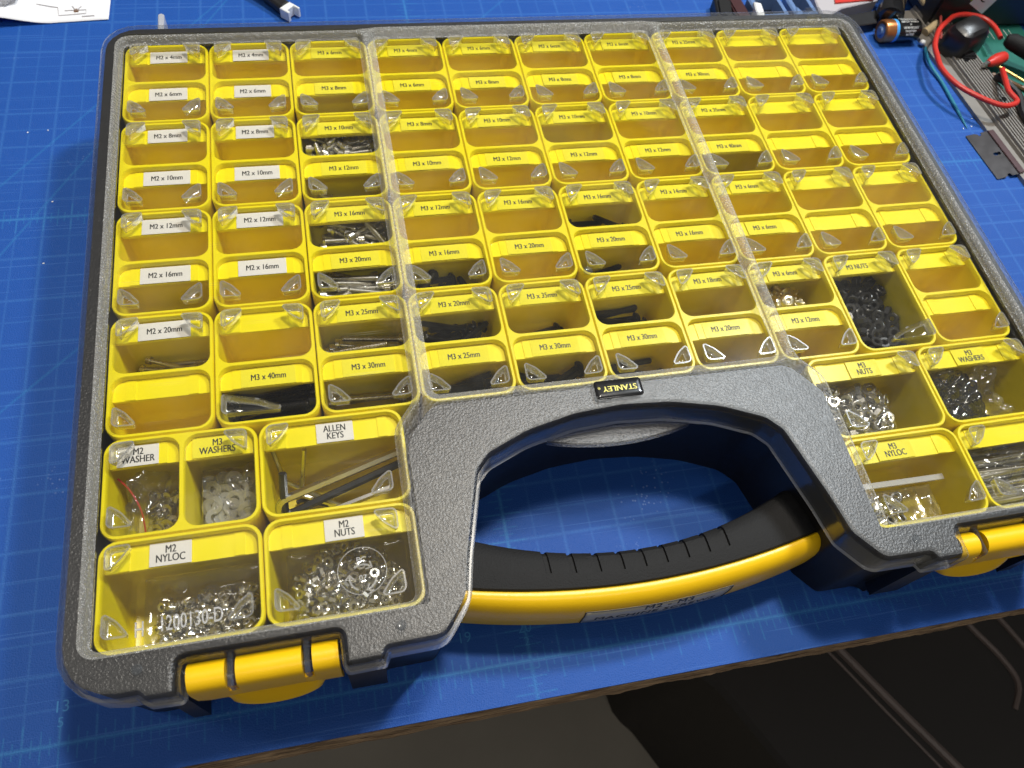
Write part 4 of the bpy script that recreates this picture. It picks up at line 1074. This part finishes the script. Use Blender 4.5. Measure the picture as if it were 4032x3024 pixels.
# razor blade
rb = thing('razor_blade', (302.6, 124.2, .4), 'dark single-edged razor blade with stiffened back lying on the mat, right', 'razor blade', (R(8), 0, R(-85.4)))
bm = bmesh.new(); P = [(0, 0), (0, 6), (1.2, 8.0), (2.6, 8.2), (2.6, 9.6), (.2, 10.6), (.1, 15), (38.3, 15.5), (38, 10.8), (36, 9.8), (36, 8.4), (37.6, 7.6), (38.3, 6), (38.3, 0)]
o1 = ring(bm, [(x, y, 0) for x, y in P]); h1 = ring(bm, [(x, y, 0) for x, y in rounded(rrect(18, 20.4, 8.6, 14.0, 1.1), 0, 3)])
o2 = ring(bm, [(x, y, .35) for x, y in P]); h2 = ring(bm, [(x, y, .35) for x, y in rounded(rrect(18, 20.4, 8.6, 14.0, 1.1), 0, 3)])
bridge(bm, o1, o2); bridge(bm, h1, h2); fill_loops(bm, [o1, h1]); fill_loops(bm, [o2, h2]); mk('blade', bm, 'blade', rb, smooth=False)
bm = bmesh.new(); box(bm, .3, 38.0, 15.2, 19.4, -.1, 1.2); bmesh.ops.bevel(bm, geom=bm.edges[:], offset=.3, segments=2, affect='EDGES'); mk('blade_spine', bm, 'maroon', rb)

# teal cable tie
bm = bmesh.new(); tube(bm, spline([(314, 209, 1.5), (309.5, 199, 2.5), (308.2, 188, 2.2), (309.5, 174, 1.4), (308.5, 155, 1.2), (307.3, 131, .6)], 6), 1.1, 8, radii=[1.1]*26+[.9, .8, .6, .4, .2]); 
tag(mk('cable_tie', bm, 'teal'), 'long thin teal cable tie tapering to a point on the mat', 'cable tie')
bm = bmesh.new(); bmesh.ops.create_uvsphere(bm, u_segments=14, v_segments=8, radius=2.0); tag(mk('foam_bead', bm, 'white', None, (312.5, 213.0, 3)), 'small white bead beside the battery', 'bead')

# red silicone wire loop and test leads
rw = thing('wire_loop', (330, 180, 0), 'thick red silicone wire forming a loop over the heat sink', 'wire')
bm = bmesh.new(); P = [(360.8, 200.3, 15), (362, 212, 15), (358.1, 221.4, 15), (346.8, 225.8, 15), (336, 224.3, 15), (327.1, 218.6, 15), (318, 211.5, 15), (311.6, 203.8, 15), (305.5, 194.5, 15), (302.4, 185.6, 15), (299.3, 171.4, 15), (303.2, 155.7, 15), (313.2, 143.5, 15), (325.2, 135.3, 15), (334.1, 135.5, 15), (339, 139, 15), (338, 148, 15), (341, 158, 15), (346, 170, 14)]
tube(bm, [(x-330, y-180, z) for x, y, z in spline(P, 6)], 1.75, 10); mk('insulation', bm, 'red', rw)
# thin pinkish wire
bm = bmesh.new(); tube(bm, spline([(341, 262, 10), (334, 240, 12), (326, 222, 12), (321, 208, 9)], 5), .9, 8); tag(mk('thin_wire', bm, 'pinkred'), 'thin dull red wire running back past the black knob', 'wire')
# black moulded knob / shroud
kb = thing('plug_cover', (335, 204, 6.5), 'large glossy black faceted plastic cover standing on the heat sink inside the red loop', 'plug cover')
bm = bmesh.new(); rr_ = []
for z, k in ((-4, 1.0), (0, 1.02), (8, 1.0), (15, .92), (19, .78), (21, .55)):
    rr_.append(ring(bm, [(x*k, y*k, z) for x, y in rounded(rrect(-16, 17, -12, 12, 8), 0, 5)]))
for a, b in zip(rr_, rr_[1:]): bridge(bm, a, b)
bm.faces.new(rr_[-1]); bm.faces.new(rr_[0][::-1]); mk('cover_shell', bm, 'satin_black', kb, angle=30, rot=(.05, -.12, .35))
kb.scale = (.86, .86, .86)
bm = bmesh.new(); box(bm, -6, 8, -17, -9, -4, 3); bmesh.ops.bevel(bm, geom=bm.edges[:], offset=1.5, segments=3, affect='EDGES'); mk('cover_foot', bm, 'gloss_black', kb)
# black probe lying to the right
pb = thing('test_probe', (380, 176, 16), 'fat grey-black test probe crossing the red alligator clip at the right edge', 'test probe')
bm = bmesh.new(); tube(bm, [(-20, 19, 2), (-17, 16.5, 2), (0, 2, 0), (25, -18, -2)], 6, 14, radii=[3.5, 5.5, 6.6, 6.6]); mk('probe_body', bm, 'rubber', pb)
# red clips
def clip(loc, rotz, label, s=1.0):
    t = thing('alligator_clip', loc, label, 'alligator clip', (0, 0, rotz))
    bm = bmesh.new(); P = [(-13*s, 0, 0), (-11*s, 0, 0), (-3*s, 0, 0), (6*s, 0, 0), (13*s, 0, 0)]
    tube(bm, P, 5, 12, radii=[3.2*s, 5.5*s, 6.2*s, 5.2*s, 3.0*s]); mk('clip_boot', bm, 'red', t)
    bm = bmesh.new(); box(bm, 12*s, 19*s, -1.6*s, 1.6*s, -1.5, 1.5); mk('clip_jaw', bm, 'steel', t)
clip((352, 184, 10), R(200), 'red alligator clip boot beside the black cover on the heat sink', .7)
clip((352, 112, 8), R(75), 'large glossy red alligator clip boot at the right edge near the razor blade', 1.3)
clip((386, 166, 9), R(100), 'red alligator clip boot at the far right edge under the probe', .9)
bm = bmesh.new(); tube(bm, spline([(345, 170, 9), (350, 150, 10), (345, 130, 9), (348, 112, 12)], 5), 2.4, 8); tag(mk('black_lead', bm, 'black'), 'black lead hanging down between the red wires at the right edge', 'lead')
bm = bmesh.new(); tube(bm, spline([(350, 178, 3), (362, 168, 3), (378, 150, 4)], 5), 1.6, 8); tag(mk('brown_lead', bm, 'brown'), 'brown cable lying across the green board', 'lead')
bm = bmesh.new(); tube(bm, [(352, 184, 7.0), (366, 164, 7.5)], .9, 8); tag(mk('brass_pin', bm, 'brass'), 'thin brass pin lying on the green board', 'pin')

# green cutting board under the heat sink, right
bm = bmesh.new(); box(bm, 346, 404, 70, 236, .2, 1.6)
gb = mk('green_board', bm, 'green', smooth=False); tag(gb, 'green cutting board with white scale marks at the right edge', 'board')
for k in range(7):
    bm = bmesh.new(); box(bm, -.2, .2, -4 if k % 2 else -6, 4, 0, .05); mk('scale_mark', bm, 'white', gb, (366+k*4.2, 222, 1.65), (0, 0, .0))

# dark boxes and card at the back right
bx = thing('dark_box', (0, 0, 0), 'large black box with a grey and green label behind the heat sink, back right corner', 'box')
bm = bmesh.new(); box(bm, 322, 460, 228.3, 320, 3, 90); bmesh.ops.bevel(bm, geom=bm.edges[:], offset=1.5, segments=2, affect='EDGES'); mk('box_body', bm, 'black', bx)
def front_plate(pts, mat, y):
    bm = bmesh.new(); a = ring(bm, [(x, y, z) for x, z in pts]); b = ring(bm, [(x, y+.5, z) for x, z in pts]); bridge(bm, a, b); bm.faces.new(a); bm.faces.new(b[::-1]); return mk('label_strip', bm, mat, bx)
front_plate([(345.4, 22.0), (352.3, 35.5), (395, 52), (395, 46), (369.5, 34.5), (361.3, 13.6)], 'paper', 227.7)
front_plate([(327, 40), (352.3, 35.5), (345.6, 23.8), (330, 34)], 'lime', 227.9)
lt = link('lettering', text_mesh('(80', 7.5, 'blackp', thick=.05, bold=.1), bx, (355.5, 227.6, 28.0), (R(90), R(-52), 0))
# beige sleeve
bm = bmesh.new(); tube(bm, spline([(319, 262, 18), (322, 248, 14), (328, 236, 9), (327, 227, 6), (318, 222, 4)], 5), 3.0, 12); tag(mk('beige_tube', bm, 'beige'), 'beige rubber tube bent downwards behind the battery', 'tube')
# black round part and beige ring behind the battery
cp = thing('black_capacitor', (296, 240, 9), 'glossy black cylinder with pale side lying behind the battery', 'component', (0, 0, R(60)))
bm = bmesh.new(); lathe(bm, [(6, -12), (9, -11), (9.5, -9), (9.5, 9), (9, 10.5), (6, 11)], 28, 'x'); mk('component_body', bm, 'gloss_black', cp)
bm = bmesh.new(); lathe(bm, [(9.6, 9), (9.7, 9.2), (9.7, 16), (9.0, 16.4)], 28, 'x'); mk('component_sleeve', bm, 'alu', cp)

# connector block behind the case (blue-grey housings with dark windows)
cb = thing('connector_block', (200, 236, 0), 'row of blue-grey plastic housings with black windows behind the case, back right', 'connector block', (0, 0, R(3)))
for x0, wd in ((-12, 24), (16, 18)):
    bm = bmesh.new(); O_ = rrect(x0, x0+wd, -8, 16, 1.5); I_ = rrect(x0+3.6, x0+wd-3.6, -3.5, 12, 1)
    o1 = ring(bm, [(x, y, 0) for x, y in rounded(O_, 0, 3)]); o2 = ring(bm, [(x, y, 13) for x, y in rounded(O_, .0, 3)]); o3 = ring(bm, [(x, y, 14) for x, y in rounded(O_, 1, 3)])
    i3 = ring(bm, [(x, y, 14) for x, y in rounded(I_, 0, 3)]); i1 = ring(bm, [(x, y, 4) for x, y in rounded(I_, .6, 3)])
    bridge(bm, o1, o2); bridge(bm, o2, o3); bridge(bm, i3, i1); fill_loops(bm, [o3, i3]); fill_loops(bm, [o1]); mk('housing', bm, 'steelblue', cb)
    bm = bmesh.new(); prism(bm, rounded(I_, .7, 3), 1, 6); mk('window', bm, 'gloss_black', cb)
bm = bmesh.new(); box(bm, -24, -14, -9, 20, 0, 11); bmesh.ops.bevel(bm, geom=bm.edges[:], offset=1, segments=2, affect='EDGES'); mk('end_block', bm, 'maroon', cb)
bm = bmesh.new(); prism(bm, [(-15, -10), (-9, -10), (-6, 6), (-11, 8)], 2, 16, .8); mk('clear_tab', bm, 'white', cb)
bm = bmesh.new(); prism(bm, [(14, -9), (24, -9), (19.5, 3)], 4, 15, 1.0); mk('blue_wedge', bm, 'steelblue', cb)
cw = thing('card_wedge', (248, 246, 0), 'folded grey and dark card with a red strip behind the case', 'card')
bm = bmesh.new(); prism(bm, [(-12, -18), (8, -6), (40, 2), (40, 30), (0, 30), (-8, 10)], 1, 12, .8); mk('card', bm, 'grey_print', cw)
bm = bmesh.new(); prism(bm, [(4, -2), (36, 1), (36, 10), (8, 10)], 12.1, 13.2); mk('red_strip', bm, 'red', cw)
bm = bmesh.new(); prism(bm, [(-2, -22), (34, -16), (40, -2), (8, -8)], .5, 7, .5); mk('dark_flap', bm, 'black', cw)
dk = thing('black_clip', (170, 244, 0), 'small black angular plastic clip on the mat behind the case', 'clip', (0, 0, R(-12)))
bm = bmesh.new(); prism(bm, [(-6, -8), (4, -12), (6, -6), (6, 14), (-6, 14)], .5, 9, 1); mk('clip_body', bm, 'black', dk)
bm = bmesh.new(); prism(bm, [(-4, -5), (4, -8), (5, 10), (-4, 10)], 9.05, 10.5, .4); mk('clip_top', bm, 'rubber', dk)
